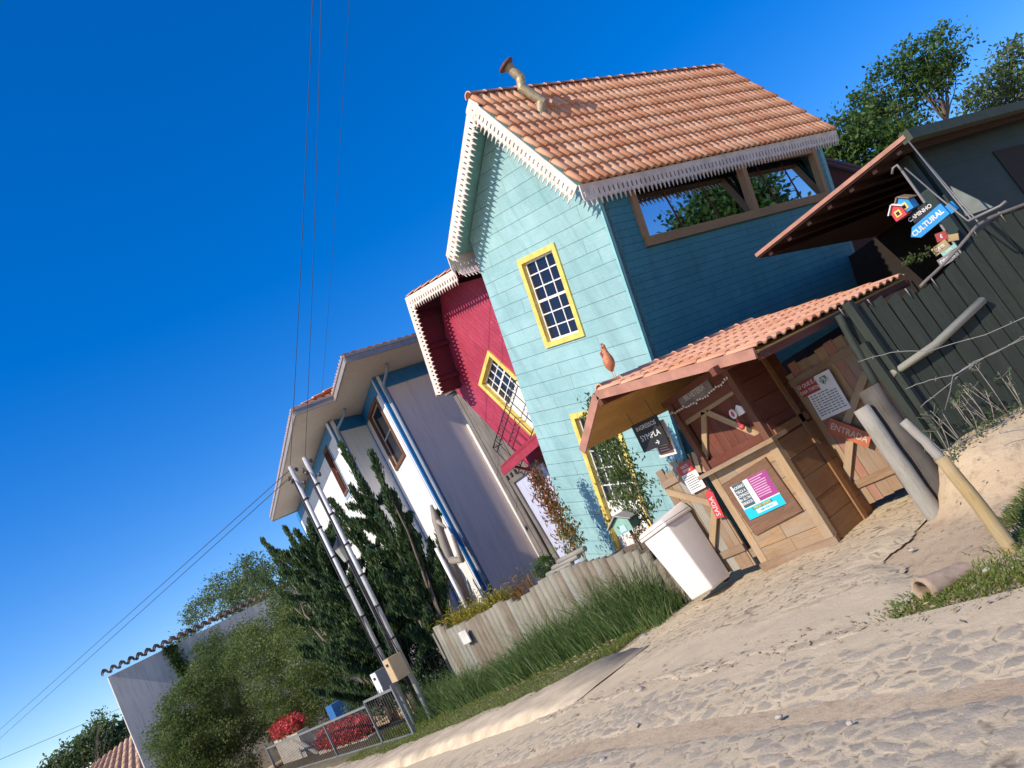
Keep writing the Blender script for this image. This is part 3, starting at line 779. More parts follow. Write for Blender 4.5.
ws=[]
for (a,b) in ((324,452),(312,481),(303.5,503)):
    p=F2.px(a,b); ws.append((p[0]-.02,min(p[0]+.85,L2-.3),p[1]-1.75,p[1]))
print('windows',[[round(x,2) for x in w] for w in ws],L1,LJ,L2)
low=[(a,b,1.2,3.2) for a,b,_,_ in ws]
wallbox('front_wall',F2,[(0,-1.2),(L2,-1.2),(L2,ZT),(0,ZT)],[shr(r,.02) for r in ws+low],white_pl,wh)
brown=wood('window brown',(.14,.06,.04),(.22,.10,.06))
cream=simple('cream blind',(.55,.50,.45),.6)
sashwin(F1,r1_,wh,.11,1,2,brown,cream,.04,.05)
for r in ws+low:
    w=sashwin(F2,r,wh,.10,2,2,brown,brown,.04,.05)
    m=MB(); g=.12
    m.box(F2,r[0]-g,r[0],r[2]-g,r[3]+g,.001,.02); m.box(F2,r[1],r[1]+g,r[2]-g,r[3]+g,.001,.02); m.box(F2,r[0],r[1],r[3],r[3]+g,.001,.02); m.box(F2,r[0],r[1],r[2]-g,r[2],.001,.02)
    m.build('surround',simple('pale blue surround',(.35,.48,.66),.6) if 'pale blue surround' not in MAT else MAT['pale blue surround'],w)
bt=ZT; bb=ZT-.42; zb=-1.2
for parts in (
    ((F1,.05,L1-.28,bb,bt-.002,.001,.022),(F1,L1-.28,L1+.018,zb,bt-.001,.001,.024),(F1,.001,.05,zb,bb,.001,.02)),
    ((FS,.26,LS,bb,bt-.002,.001,.022),(FS,-.02,.26,zb,bt-.001,.001,.020)),
    ((FJ,.26,LJ-.02,bb,bt-.002,.001,.022),(FJ,-.02,.26,zb,bt-.001,.001,.020)),
    ((F2,.2,L2-.28,bb,bt-.002,.001,.022),(F2,L2-.28,L2+.018,zb,bt-.001,.001,.024),(F2,0,.2,zb,bt-.001,.001,.022))):
    m=MB()
    for p_ in parts: m.box(*p_)
    m.build('blue_strip',blue_p,wh)
zs=ZT+.02
E0,E1,E2,E3=[atz(a,b,zs-.0) for a,b in ((346,362),(335.5,400),(295,415),(272.5,521))]
E0b=V((E0.x+12,E0.y,zs)); E3b=V((E3.x+13,E3.y,zs))
pts=[(e.x,e.y) for e in (E0,E1,E2,E3,E3b,E0b)]
FZ=Fr((0,0,zs),(0,1,0),(1,0,0))   # normal points down
rm=MB(); rm.poly(FZ,[(y,x) for x,y in pts],[],0,-.10)
rfw=rm.build('soffit',soffit,wh)
m=MB()
for (a,b) in zip(pts,pts[1:]+pts[:1]):
    A_=V((a[0],a[1],zs+.05)); B_=V((b[0],b[1],zs+.05)); m.bar(A_,B_,.05,.16); m.bar(A_+V((0,0,.11)),B_+V((0,0,.11)),.10,.06)
m.build('gutter',simple('gutter paint',(.30,.27,.26),.6),rfw)
m=MB(); z1=V((0,0,.17)); up=V((0,0,1.2)); mid=V((5,1.5,1.3))
tiles(m,E1+z1,E0+z1,E1+V((5,0,1.3)),E0+V((5,3.5,1.3)),.25,.42,.05)
tiles(m,E0+z1,E0b+z1,E0+V((5,3.5,1.3)),E0b+V((0,3.5,1.3)),.25,.42,.05)
tiles(m,E3+z1,E2+z1,E3+V((6,-1,1.4)),E2+V((6,0,1.4)),.25,.42,.05)
tiles(m,E2+z1,E1+V((.3,0,.17)),E2+V((3,1.5,.35)),E1+V((3,1.5,.35)),.25,.42,.05)
m.build('roof_tiles',terra,rfw)
def downpipe(F,u,z1,z0,par,mat,r=.045,name='downpipe'):
    m=MB(); m.tube([F.p(u,z1,.85),F.p(u,z1-.12,.75),F.p(u,z1-.35,.12),F.p(u,z1-.55,.08),F.p(u,z0,.08)],r,8); return m.build(name,mat,par)
gp=simple('grey blue pipe',(.22,.30,.42),.5)
downpipe(FS,.14,ZT,-.7,wh,gp); downpipe(FJ,.12,ZT,-.7,wh,gp)
q=FS.px(480,447,.08); m=MB(); m.tube([FS.p(q[0],6.2,.08),FS.p(q[0],-.7,.08)],.05,8); m.build('downpipe',white_p,wh)
# ---------------------------------------------------------------- far houses
fy=36.0
gh_=thing('grey_house',(6,38,-.8),'plain grey plastered house end with sooty coping tiles and a creeper, beyond the trees','house')
Fg=FY(fy); 
q=[Fg.px(*p) for p in ((110,676),(137,755),(210,625))]
x0=(q[0][0]+q[1][0])/2; zt=q[0][1]
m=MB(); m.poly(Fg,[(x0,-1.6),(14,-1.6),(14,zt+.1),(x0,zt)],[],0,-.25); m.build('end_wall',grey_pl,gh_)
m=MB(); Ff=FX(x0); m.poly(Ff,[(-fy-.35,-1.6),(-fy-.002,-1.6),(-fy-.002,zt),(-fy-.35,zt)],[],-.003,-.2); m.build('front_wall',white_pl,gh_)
m=MB(); tiles(m,(x0-.15,fy-.12,zt+.08),(14,fy-.12,zt+.18),(x0-.15,fy+.6,zt+.22),(14,fy+.6,zt+.3),.34,.40,.17,.08); m.build('coping',terra3,gh_)
m=MB()
for i in range(900):
    a=RND.random(); c=Fg.p(Fg.px(172,655)[0]+RND.gauss(0,.16)+.25*a,zt+.1-a*2.3,.05+RND.random()*.12); leafquad(m,c,.14,.6)
m.build('creeper',L_green,gh_)
y5=38.0
th_=thing('tiled_house',(1.5,46,-1),'low far house with a pale clay tile roof at the lower left edge','house')
p1=aty(91,770,44); p2=aty(134,736,44)
Fh=FY(44)
def atF(a,b,y=44): return aty(a,b,y)
ea=atF(60,800); eb=atF(150,790); ta=atF(96,764); tb=atF(134,735)
m=MB(); 
E0=atz(80,790,.6); 
e0=atx(88,772,1.2); e1=atx(140,790,1.2)
zz=aty(100,768,44)
# roof plane facing down the street: eave low, ridge high
A0=aty(70,800,42); A1=aty(160,762,42); B0=aty(92,766,45); B1=aty(150,722,45)
tiles(m,A0,A1,B0,B1,.34,.6,.08); rt=m.build('roof',terra4,th_)
m=MB(); 
m.hexa([V((A0.x+.3,42.5,-1.6)),V((A1.x+3,42.5,-1.6)),V((A1.x+3,48,-1.6)),V((A0.x+.3,48,-1.6)),V((A0.x+.3,42.5,A0.z-.1)),V((A1.x+3,42.5,A0.z-.1)),V((A1.x+3,48,A0.z-.1)),V((A0.x+.3,48,A0.z-.1))]); m.build('wall',white_pl,th_)
# rust gable annex behind
an=thing('rust_annex',(21,8,0),'rust red gabled annex wall seen behind the teal house and its attic window','annex')
F=FX(19.5); a=F.px(800,155); b=F.px(875,174); c=F.px(950,225)
m=MB(); m.poly(F,[(a[0]-1,-1),(c[0]+1,-1),(c[0]+1,c[1]-.5),(b[0],b[1]),(a[0],a[1]),(a[0]-1,a[1]-.7)],[],0,-.3); m.build('gable_wall',rust,an)
m=MB(); p,q=F.p(a[0],a[1],.1),F.p(c[0]+1,c[1]-.4,.1)
slab(m,p,F.p(b[0],b[1],.1),F.p(b[0],b[1],-.5),F.p(a[0],a[1],-.5),.06); m.build('roof',rust,an)
# ---------------------------------------------------------------- open porch building behind the ticket booth
PX=9.5; pz=3.56
pL=atx(761,251,PX); pR=atx(904,135,PX)
ph=thing('dark_pavilion',(12,4.5,0),'dark open-fronted building with a low eave behind the fence and ticket booth','building')
gz=aty(1024,104,pR.y)
m=MB(); xe=max(gz.x+3,17.2); sl_=(gz.z-pR.z)/(gz.x-pR.x)
yR=pR.y; yL=pL.y+.1
zf=pR.z
def rp(x,y,dz=0): return V((x,y,zf+(x-PX)*sl_+dz))
slab(m,rp(PX,yL),rp(PX,yR),rp(xe,yR),rp(xe,7.6),.07)
blackw=wood('shade black planks',(.012,.009,.008),(.03,.02,.016)); shade_r=wood('shade dark red planks',(.03,.011,.008),(.055,.02,.014)); rf=m.build('roof',shade_r,ph)  # deep shade under the roof is put into these plank colours
m=MB(); m.bar(rp(PX,yL,-.02),rp(PX,yR,-.02),.03,.05); m.build('front_fascia',barge,rf)
m=MB(); m.bar(rp(PX,yR,-.03),rp(xe,yR,-.03),.12,.13); m.build('gutter',simple('mossy gutter',(.045,.06,.035),.7,var=.2),rf)
m=MB(); 
for k in range(7): x=PX+.05; y=yL+(yR-yL)*(k+.5)/7; m.bar(rp(x,y,-.10),rp(xe,y,-.10),.06,.08)
m.build('rafter',shade_r,rf)
SW=yR+.35
F=FY(SW)
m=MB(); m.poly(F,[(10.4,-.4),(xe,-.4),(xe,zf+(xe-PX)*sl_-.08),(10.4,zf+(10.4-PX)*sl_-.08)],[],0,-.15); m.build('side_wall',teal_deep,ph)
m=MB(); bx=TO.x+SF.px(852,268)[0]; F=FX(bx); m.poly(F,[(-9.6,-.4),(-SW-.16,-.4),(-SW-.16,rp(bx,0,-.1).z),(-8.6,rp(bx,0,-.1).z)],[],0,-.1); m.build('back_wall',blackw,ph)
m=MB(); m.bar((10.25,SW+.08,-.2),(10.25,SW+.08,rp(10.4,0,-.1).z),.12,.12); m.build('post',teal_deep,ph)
m=MB()
for k in range(3):
    m.ell((11.5,4.3,3.0),.02,.02,.03,8,6) if k==0 else None
m.build('pendant',simple('pale pendant',(.2,.18,.15),.5),ph)
# stay rods from the corner of the eave
m=MB(); m.box(FX(10.15),-8.6,-4.5,-.2,2.15,-.05,0); m.build('shade_sheet',blackw,ph)  # dark sheet added where only shade shows under the booth roof
cable=thing('stay_cables',(9.5,yR,2),'pair of pale stay cables running from the eave corner down to the fence','cable')
m=MB()
P1=rp(PX,yR,-.12)
for k,(q,dz) in enumerate((((978,222),0),((972,220),.03),((968,221),-.1))):
    e=atx(*q,8.5); a=P1+V((0,0,dz)); 
    if k==2: a=atx(905,168,9.2)
    m.tube([a,a.lerp(e,.5)+V((0,0,-.03)),e],.009,6); 
m.build('cable',wirem,cable)
m=MB(); a=atx(968,221,8.5); b=atx(1000,206,8.6); c=atx(1006,201,8.6); m.tube([a,b,c],.014,6); m.build('hook',wirem,cable)
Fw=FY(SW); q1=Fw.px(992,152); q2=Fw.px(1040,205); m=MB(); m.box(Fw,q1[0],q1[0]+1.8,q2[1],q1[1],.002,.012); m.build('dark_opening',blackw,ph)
# triangular shade cloth
m=MB(); a=atx(950,186,10.2); b=atx(993,207,10.0); c=atx(966,216,10.0)
m.hexa([a,b,c,a+V((0,0,-.01)),a+V((.02,0,0)),b+V((.02,0,0)),c+V((.02,0,0)),a+V((.02,0,-.01))]); tag(m.build('shade_cloth',simple('shade cloth',(.16,.18,.16),.9)),'small triangular grey green shade cloth beside the stay cables','shade cloth')
# ---------------------------------------------------------------- directions signpost
sp=thing('direction_signpost',(9.25,3.4,.4),'signpost of painted boards with two small model houses, behind the dark fence','signpost')
SX=9.25; F=FX(SX)
top_=F.px(902,171); bot=F.px(966,262)
m=MB(); m.tube([F.p(top_[0],top_[1],0),F.p(bot[0],bot[1]-1.6,0)],.015,8)
hk=[F.p(top_[0],top_[1],0),F.p(*F.px(897,165),.0),F.p(*F.px(893,168),.0),F.p(*F.px(892,174),.0)]; m.tube(hk,.014,6)
m.build('pole',wirem,sp)
def board(name,F,px4,mat,txt=None,tm=chalk,size=.1,w=.03,th_=.02,par=None,point=False,bold=.002,lines=None,sx=1,lab=None):
    q=[F.px(*p,w) for p in px4]   # tl tr br bl
    c=V((sum(a for a,b in q)/4,sum(b for a,b in q)/4,0))
    ex=V((q[1][0]-q[0][0]+q[2][0]-q[3][0],q[1][1]-q[0][1]+q[2][1]-q[3][1],0)); ang=math.atan2(ex.y,ex.x); wdt=ex.length/2
    ey=V((q[0][0]-q[3][0]+q[1][0]-q[2][0],q[0][1]-q[3][1]+q[1][1]-q[2][1],0)); hgt=ey.length/2
    G=Fr(F.p(c.x,c.y,w),F.ex*math.cos(ang)+F.ey*math.sin(ang),F.ey*math.cos(ang)-F.ex*math.sin(ang))
    m=MB(); a,b=wdt/2,hgt/2
    out=[(-a,-b),(a,-b),(a,b),(-a,b)] if not point else [(-a,0),(-a+b,-b),(a,-b),(a,b),(-a+b,b)]
    m.poly(G,out,[],0,-th_)
    o=m.build(name,mat,par)
    if txt:
        m=MB(); text_mesh(m,G,txt,size,0,0,.003,0,bold,sx=sx); m.build('lettering',tm,o)
    return o,G,wdt,hgt
b1=board('sign_board',F,[(909,214),(926,202),(931,212),(914,224)],black_p,'CAMINHO',chalk,.062,par=sp)
b2=board('sign_board',F,[(908,230),(941,204),(949,213),(914,244)],signblue,'CULTURAL',chalk,.082,.05,par=sp,point=True,bold=.003)
m=MB(); q=F.px(944,213,.02); m.box(Fr(F.p(q[0]+.03,q[1],.0),b2[1].ex,b2[1].ey),-.06,.1,-.055,.055,-.02,0); m.build('arrow_tail',signblue,sp)
b3=board('sign_board',F,[(934,234),(945,231),(949,238),(938,243)],redhead,'É',chalk,.05,.03,par=sp)
b4=board('sign_board',F,[(946,236),(957,233),(960,240),(949,241)],yelw,None,chalk,.05,.025,par=sp)
b5=board('sign_board',F,[(930,250),(944,240),(951,245),(937,256)],orsign if 0 else yelw,'ARTE',chalk,.045,.04,par=sp)
b6=board('sign_board',F,[(941,253),(955,243),(957,247),(943,257)],greenm,'CAFÉ',chalk,.03,.045,par=sp)
b7=board('sign_board',F,[(937,260),(956,249),(960,256),(941,268)],simple('grey board',(.2,.19,.2),.6),'DIVINO',chalk,.055,.05,par=sp)
def mini(cpx,mat,s,w):
    q=F.px(*cpx,w); G=Fr(F.p(q[0],q[1],w),F.ex,F.ey); m=MB(); m.poly(G,[(-s,-s),(s,-s),(s,s*.5),(0,s*1.5),(-s,s*.5)],[],0,-.16)
    o=m.build('model_house',mat,sp)
    m=MB(); m.box(G,-s*.5,s*.5,-s*.6,s*.45,.001,.008); m.build('window',yellow_p,o)
    m=MB(); m.box(G,-s*.25,s*.25,-s*.35,s*.2,.009,.014); m.build('pane',black_p,o)
    m=MB()
    for sg in (-1,1):
        a=G.p(0,s*1.62,.03); b=G.p(sg*s*1.3,s*.45,.03); mm=[a,b,b-G.n*.22,a-G.n*.22]; n=(mm[1]-mm[0]).cross(mm[3]-mm[0]).normalized()*.012
        m.hexa([p for p in mm]+[p+n*(1 if n.z>0 else -1) for p in mm])
    m.build('roof',plank if cpx[0]>900 else white_p,o)
mini((904,206),signblue,.075,.10); mini((898,213),redsign,.07,.14)
m=MB(); q=F.p(*F.px(926,250),.06)
clumps(m,F.p(*F.px(922,254),.1),(.13,.2,.06),22,10,.035,.05); pl=m.build('hanging_plant',L_olive,org=F.p(*F.px(926,250),.06)); tag(pl,'small trailing plant hanging beside the direction signs','plant')
# ---------------------------------------------------------------- dark plank fence
G0=V((7.35,4.28,0)); G1=V((8.95,3.2,0)); ed=(G1-G0).normalized()
FD=Fr(G0,ed,(0,0,1))
fc=thing('plank_fence',(8,3.7,.4),'dark upright plank fence with a curved top, right of the gate posts','fence')
tops=[(838,312),(878,300),(905,293),(920,289),(940,270),(959,250),(977,228),(992,219),(1024,207),(1060,196)]
tp_=sorted([FD.px(*p) for p in tops])
def ftop(u):
    for (a,b),(c,d) in zip(tp_,tp_[1:]):
        if a<=u<=c: return b+(d-b)*(u-a)/(c-a)
    return tp_[0][1] if u<tp_[0][0] else tp_[-1][1]
m=MB(); u=tp_[0][0]; u1=2.9
lead=[]
while u<u1:
    wd=RND.uniform(.13,.20); t=ftop(min(u,tp_[-1][0]))+RND.uniform(-.012,.012); b=.05 if u<.2 else .3
    cx=u; dp=RND.uniform(-.01,.012)
    F=FD
    m.hexa([F.p(u,b,dp-.03),F.p(u+wd-.006,b,dp-.03),F.p(u+wd-.006,b,dp),F.p(u,b,dp),F.p(u+.01,t-.03,dp-.03),F.p(u+wd-.02,t,dp-.03),F.p(u+wd-.02,t,dp),F.p(u+.01,t-.03,dp)])
    lead.append((u,t)); u+=wd
m.build('planks',darkw,fc)
m=MB()
ptsu=[(-.0+i*.06) for i in range(int(tp_[0][0]/.06),48)]
cp=[FD.p(x,ftop(min(x,tp_[-1][0]))+.02,.02) for x in ptsu if x>tp_[3][0]-.05]
m.tube(cp,.018,6,wob=.3)
m.build('top_batten',oldw,fc)
m=MB()
for uu,t in lead[::2]:
    x=uu+RND.uniform(0,.08); m.tube([FD.p(x,t-.12*RND.random()-.03,.012),FD.p(x-.015,t+.03,.03)],[.004,.008],5)
m.build('glint_sliver',wirem,fc)  # pale slivers added as sunlit glints along the plank tops
m=MB(); 
a=FD.p(*FD.px(892,374,.06),.06); b=FD.p(*FD.px(935,345,.06),.06); c=FD.p(*FD.px(983,300,.06),.06); d_=a.lerp(b,.5)
m.tube([a,b,c],[.036,.045,.042],9,wob=.2); ral=m.build('rail',logw2,fc); ral['label']='pale half-log rail'
m=MB(); 
for px_ in ((868,330),(884,372)):
    q=FD.px(*px_,.05); m.bar(FD.p(q[0],0,.05),FD.p(q[0]-.02,q[1]+.35,.05),.09,.07)
m.build('batten',darkw,fc)
dkpost=wood('dark post wood',(.045,.038,.032),(.10,.085,.07),.15)
# gate posts: weathered logs
def logpost(name,base,top,r,mat,label,cat='post',group=None,wob=.06,n=12):
    m=MB(); base=V(base); top=V(top); pts=[base.lerp(top,i/6)+V((RND.gauss(0,.004),RND.gauss(0,.004),0))*(0<i<6) for i in range(7)]
    m.tube(pts,[r*(1.06-.12*i/6) for i in range(7)],n,wob=wob,smooth=True)
    o=m.build(name,mat,org=base); return tag(o,label,cat,group)
t1=atx(861,408,7.2); bs=atx(934,513,7.2)
logpost('log_post',bs+V((0,0,-.2)),t1,.088,greyw,'sunlit weathered log post at the right of the entrance gate')
t2=atx(868,388,7.42); b2_=atx(952,508,7.42); logpost('log_post',b2_+V((0,0,-.2)),t2,.12,dkpost,'dark taller log post right behind the sunlit gate post')
t3=atx(838,315,7.5); logpost('log_post',atx(880,392,7.5),t3,.04,darkw,'thin dark post reaching the booth roof beside the fence')
bt_=atx(1011,545,5.5); mid=atx(941,458,5.55); tt_=atx(903,421,5.6)
logpost('fence_stake',bt_+V((0,0,-.12)),mid,.05,yelw,'yellowish leaning round stake in the grass')
logpost('fence_stake',atx(945,462,5.62),tt_,.036,greyw,'grey ribbed stake leaning behind the yellowish one')
# barbed wires
def wire(name,pxs,x,label,group='barbed wires',r=.0038,barb=True,spread=.15):
    m=MB(); pts=[atx(a,b,x+spread*i/(len(pxs)-1)) for i,(a,b) in enumerate(pxs)]
    full=[]
    for p,q in zip(pts,pts[1:]):
        for k in range(4): full.append(p.lerp(q,k/4)+V((RND.gauss(0,.004),)*3))
    full.append(pts[-1]); m.tube(full,r,5)
    if barb:
        for i in range(2,len(full)-1,3):
            p=full[i]; 
            for _ in range(2):
                d=V((RND.gauss(0,1),RND.gauss(0,1),RND.gauss(0,1))).normalized()*.022; m.tube([p-d,p+d],[.0035,.002],4)
    return tag(m.build(name,wirem),label,'wire',group)
wire('barbed_wire',[(858,362),(890,352),(930,351),(985,335),(1040,310)],6.6,'upper barbed wire crossing in front of the dark fence')
wire('barbed_wire',[(905,389),(930,380),(952,375),(975,362),(1050,325)],6.5,'middle barbed wire with a dangling loose end')
wire('barbed_wire',[(920,407),(945,388),(975,363),(1040,328)],6.45,'barbed wire crossing the middle one at a shallow angle')
wire('barbed_wire',[(938,451),(965,440),(1000,424),(1045,395)],5.9,'lowest barbed wire just above the bank')
m=MB(); m.tube([atx(975,363,6.5),atx(953,376,6.5),atx(950,392,6.5),atx(945,410,6.5)],.005,5); tag(m.build('wire_end',wirem),'loose wire end dangling from the middle barbed wire','wire')
# ---------------------------------------------------------------- ticket booth
KX=7.4; KL,KR=6.67,5.55; KD=8.30; F=FX(KX)
kb=thing('ticket_booth',(7.9,6.1,0),'small wooden ticket booth with a low clay tile gable roof','booth')
CZ=1.29; TZ=2.30
m=MB(); nrow=6; hz=(CZ-.02)/nrow
for i in range(nrow):
    z0=.03+i*hz; j=RND.uniform(.3,.7); a,b=-KL+.10,-KR-.10
    md=a+(b-a)*j
    m.box(F,a,md-.002,z0,z0+hz-.006,-.03,RND.uniform(0,.006)); m.box(F,md+.002,b,z0,z0+hz-.006,-.03,RND.uniform(0,.006))
m.build('front_panel',plankm,kb)
m=MB(); m.box(F,-KL-.02,-KR+.03,-.04,.075,-.02,.035); m.build('bottom_rail',plank,kb)
for a,b in ((-KL,-KL+.11),(-KR-.12,-KR)):
    m=MB(); m.box(F,a,b,.076,CZ,-.07,.012); m.build('post',planklit,kb); m=MB(); m.box(F,a+.01,b-.02,CZ+.051,TZ-.02,-.07,.01); m.build('upper_post',brown,kb)
m=MB(); m.box(F,-KL-.06,-KR+.09,CZ,CZ+.05,-.18,.13); m.build('counter_shelf',plank,kb)
m=MB(); m.box(F,-KL+.112,-KR-.122,CZ+.052,CZ+.15,-.04,.0); m.build('sill_board',plank_d,kb); m=MB(); m.box(F,-KL+.112,-KR-.122,2.02,2.28,-.04,.0); m.build('head_panel',plank_d,kb)
m=MB(); m.box(F,-KL-.03,-KR+.03,2.281,2.36,-.06,.03); m.build('head_beam',plank_d,kb)
# back of the window: dark red boards half a hand deep with pale braces
m=MB()
for k in range(7):
    a=-KL+.11+(KL-KR-.22)*k/7; m.box(F,a,a+(KL-KR-.22)/7-.004,CZ+.05,2.05,-.10,-.08)
m.build('shutter_boards',plank_d,kb)
def brace(m,p,q,w=.075,wz=-.06): 
    a=F.px(*p,wz); b=F.px(*q,wz); m.bar(F.p(a[0],a[1],wz),F.p(b[0],b[1],wz),w,.03,up=(1,0,0)) if 0 else None
    A_=F.p(a[0],a[1],wz); B_=F.p(b[0],b[1],wz); t=(B_-A_).normalized(); s_=t.cross(F.n)*w/2; n_=F.n*.015
    m.hexa([A_-s_-n_,A_+s_-n_,B_+s_-n_,B_-s_-n_,A_-s_+n_,A_+s_+n_,B_+s_+n_,B_-s_+n_])
for p,q in (((704,412),(706,472)),((679,427),(733,391)),((707,412),(765,437)),((708,468),(767,436)),((694,452),(700,472))):
    m=MB(); brace(m,p,q); m.build('brace',planklit,kb)
# sides, back
FK=FY(KR); m=MB()
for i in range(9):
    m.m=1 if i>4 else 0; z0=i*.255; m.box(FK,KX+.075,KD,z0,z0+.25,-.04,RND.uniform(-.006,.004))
m.build('side_panel',[plank_o,plank_d],kb)  # upper rows dark red: shade under the roof put into the colour
m=MB(); m.box(FK,KX+.62,KX+.70,0,2.3,.006,.03);  m.box(FK,KX+.08,KD-.1,1.30,1.40,.006,.03); m.build('side_batten',plank_o,kb)
m=MB()
for i in range(9): m.box(FY(KL),KX+.075,KD,i*.255,i*.255+.25,-.04,0)
m.build('side_panel',plank,kb)
m=MB(); m.box(FX(KD),-KL,-KR,0,2.5,-.05,0); m.build('back_panel',plank_d,kb)
# roof
RX0=6.25
ap=atx(597,391,RX0); rt_=atx(755,348,RX0); lf_=atx(583,447,RX0)
rtB=aty(903,276,rt_.y); apB=V((rtB.x,ap.y,ap.z+rtB.z-rt_.z)); 
m=MB(); dz=V((0,0,-.03)); slab(m,rt_+dz,rtB+dz,apB+dz,ap+dz,.025); slab(m,lf_+dz,V((9.4,lf_.y,lf_.z))+dz,V((9.4,ap.y,ap.z))+dz,ap+dz,.025)
rk=m.build('roof',ceilw,kb)
m=MB(); tiles(m,rt_,rtB,ap,apB,.18,.38,.032,.015); tiles(m,V((9.4,lf_.y,lf_.z)),lf_,V((9.4,ap.y,ap.z)),ap,.19,.38,.055,.03); ridge(m,ap+V((0.05,0,.005)),apB+V((0,0,.005)),.06); m.build('roof_tiles',terra2,rk)
m=MB()
for p,q in ((ap,rt_),(ap,lf_)):
    m.bar(p+V((-.04,0,-.045)),q+V((-.04,0,-.045)),.03,.105,up=(0,0,1))
m.build('barge_board',barge,rk)
m=MB()
m.bar(rt_+V((0.03,0.03,-.08)),rtB+V((0,.03,-.08)),.05,.08); m.bar(V((6.1,rt_.y+.45,rt_.z+.02)),V((rtB.x,rt_.y+.45,rtB.z+.02)),.06,.08)
for k in range(3): x=7.45+k*1.2; m.bar(V((x,KR,2.34)),V((x,rt_.y+.1,rt_.z-.04)),.06,.08)
m.build('rafter',plank_d,rk)
m=MB(); 
for k in range(5):
    x=RX0+.25+k*.45
m.bar(V((6.2,ap.y,ap.z-.13)),V((8.3,ap.y,ap.z-.13)),.07,.10); m.build('ridge_beam',plank_d,rk)
# signs on the booth
bs1=board('booth_name_sign',F,[(676,396),(707,376),(712,390),(683,409)],simple('faded grey board',(.22,.19,.18),.8,var=.2),'BILHETERIA',simple('grey lettering',(.50,.47,.43),.8),.098,.02,.018,sx=.72)
tag(bs1[0],'faded grey board lettered BILHETERIA above the booth window','sign')
brown2=wood('poster frame brown',(.15,.075,.045),(.26,.145,.09))
po=board('poster_frame',F,[(719,484),(766,459),(801,509),(757,537)],brown2,None,w=.035,th_=.03)
tag(po[0],'brown framed information poster on the booth front','poster')
G=po[1]
po2=board('poster_sheet',F,[(730,487.5),(764,469.5),(787,503.5),(750,520)],paper,None,w=.045,th_=.008,par=po[0]); G=po2[1]; w_,h_=po2[2],po2[3]
G2=Fr(G.p(0,0,.003),G.ex,G.ey)
def patch(F,u0,u1,v0,v1,mat,par,name='print',w=.003):
    m=MB(); m.face([F.p(u0,v0,w),F.p(u1,v0,w),F.p(u1,v1,w),F.p(u0,v1,w)]); return m.build(name,mat,par)
patch(G,-w_*.5+.03,-w_*.5+w_*.36,-h_*.17,h_*.5,tealink,po2[0]); patch(G,w_*.0,w_*.5,-h_*.17,h_*.5,mag_p,po2[0]); patch(G,-w_*.5,w_*.5,-h_*.5,-h_*.2,cyan_p,po2[0]); 
patch(G,-w_*.28,w_*.25,-h_*.30,-h_*.235,tealink,po2[0],w=.005); patch(G,-w_*.22,w_*.33,-h_*.43,-h_*.32,paper,po2[0],w=.005)
m=MB(); text_mesh(m,G,'HORÁRIO',.05,-w_*.3,h_*.40,.006,0,.001,sx=.8)
for i,t in enumerate(('TERÇA A','DOMINGO','9H ÀS 17H','FERIADOS')): text_mesh(m,G,t,.048,-w_*.3,h_*(.27-.11*i),.006,0,.001,sx=.8)
m.build('lettering',paper,po2[0])
m=MB()
for i in range(9):
    wd=RND.uniform(.7,1)*w_*.40
    m.box(G,w_*.03,w_*.03+wd,h_*(.43-i*.063),h_*(.43-i*.063)+.012,.004,.006)
m.build('text_lines',simple('pink print',(.62,.35,.52),.6,bump=0),po2[0])
m=MB(); text_mesh(m,G,'ATENÇÃO VISITANTE',.034,-w_*.015,-h_*.268,.008,0,.001,sx=.85); m.build('lettering',yel_pr,po2[0])
m=MB(); text_mesh(m,G,'BEM-VINDOS',.034,w_*.05,-h_*.375,.008,0,.001); m.build('lettering',cyan_p,po2[0])
# garland, ornaments in the window
m=MB(); a=F.px(672,414); b=F.px(729,378)
for i in range(26):
    t=i/25; q=F.px(672+57*t,414-36*t+3*math.sin(math.pi*t)); m.ell(F.p(q[0],q[1]+RND.gauss(0,.012),.03),.009,.014,.016,6,4)
m.tube([F.p(*F.px(672+57*t,414-36*t+3*math.sin(math.pi*t)),.03) for t in [k/10 for k in range(11)]],.003,4)
tag(m.build('bead_garland',white_p),'string of pale beads draped under the booth name sign','garland')
m=MB(); q=F.px(739,410,.02); G=Fr(F.p(q[0],q[1],.02),F.ex,F.ey); s=.052; m.poly(G,[(-s,-s*1.2),(s,-s*1.2),(s,s*.4),(0,s*1.3),(-s,s*.4)],[],0,-.02); w=m.build('house_ornament',white_p); tag(w,'white house-shaped cutout hanging in the booth window','ornament')
m=MB(); q=F.px(733,414,.05); c=F.p(q[0],q[1],.05)
for k in range(14):
    a=k*2*math.pi/14; 
pts=[c+F.ex*(.035*math.sin(a))+F.ey*(.05*math.cos(a)) for a in [k*2*math.pi/12 for k in range(13)]]; m.tube(pts,.014,7)
hr=m.build('loop',white_p); hr.name='ribbon_ornament'; tag(hr,'red and white ribbon ornament hanging in the booth window','ornament')
m=MB(); m.ell(c,.012,.022,.036,8,6); e=F.p(*F.px(742,427,.05),.05); m.tube([c+F.ey*-.05,c.lerp(e,.5),e],[.008,.012,.02],7); m.ell(e,.03,.04,.035,8,6); m.build('ribbon',redsign,hr)
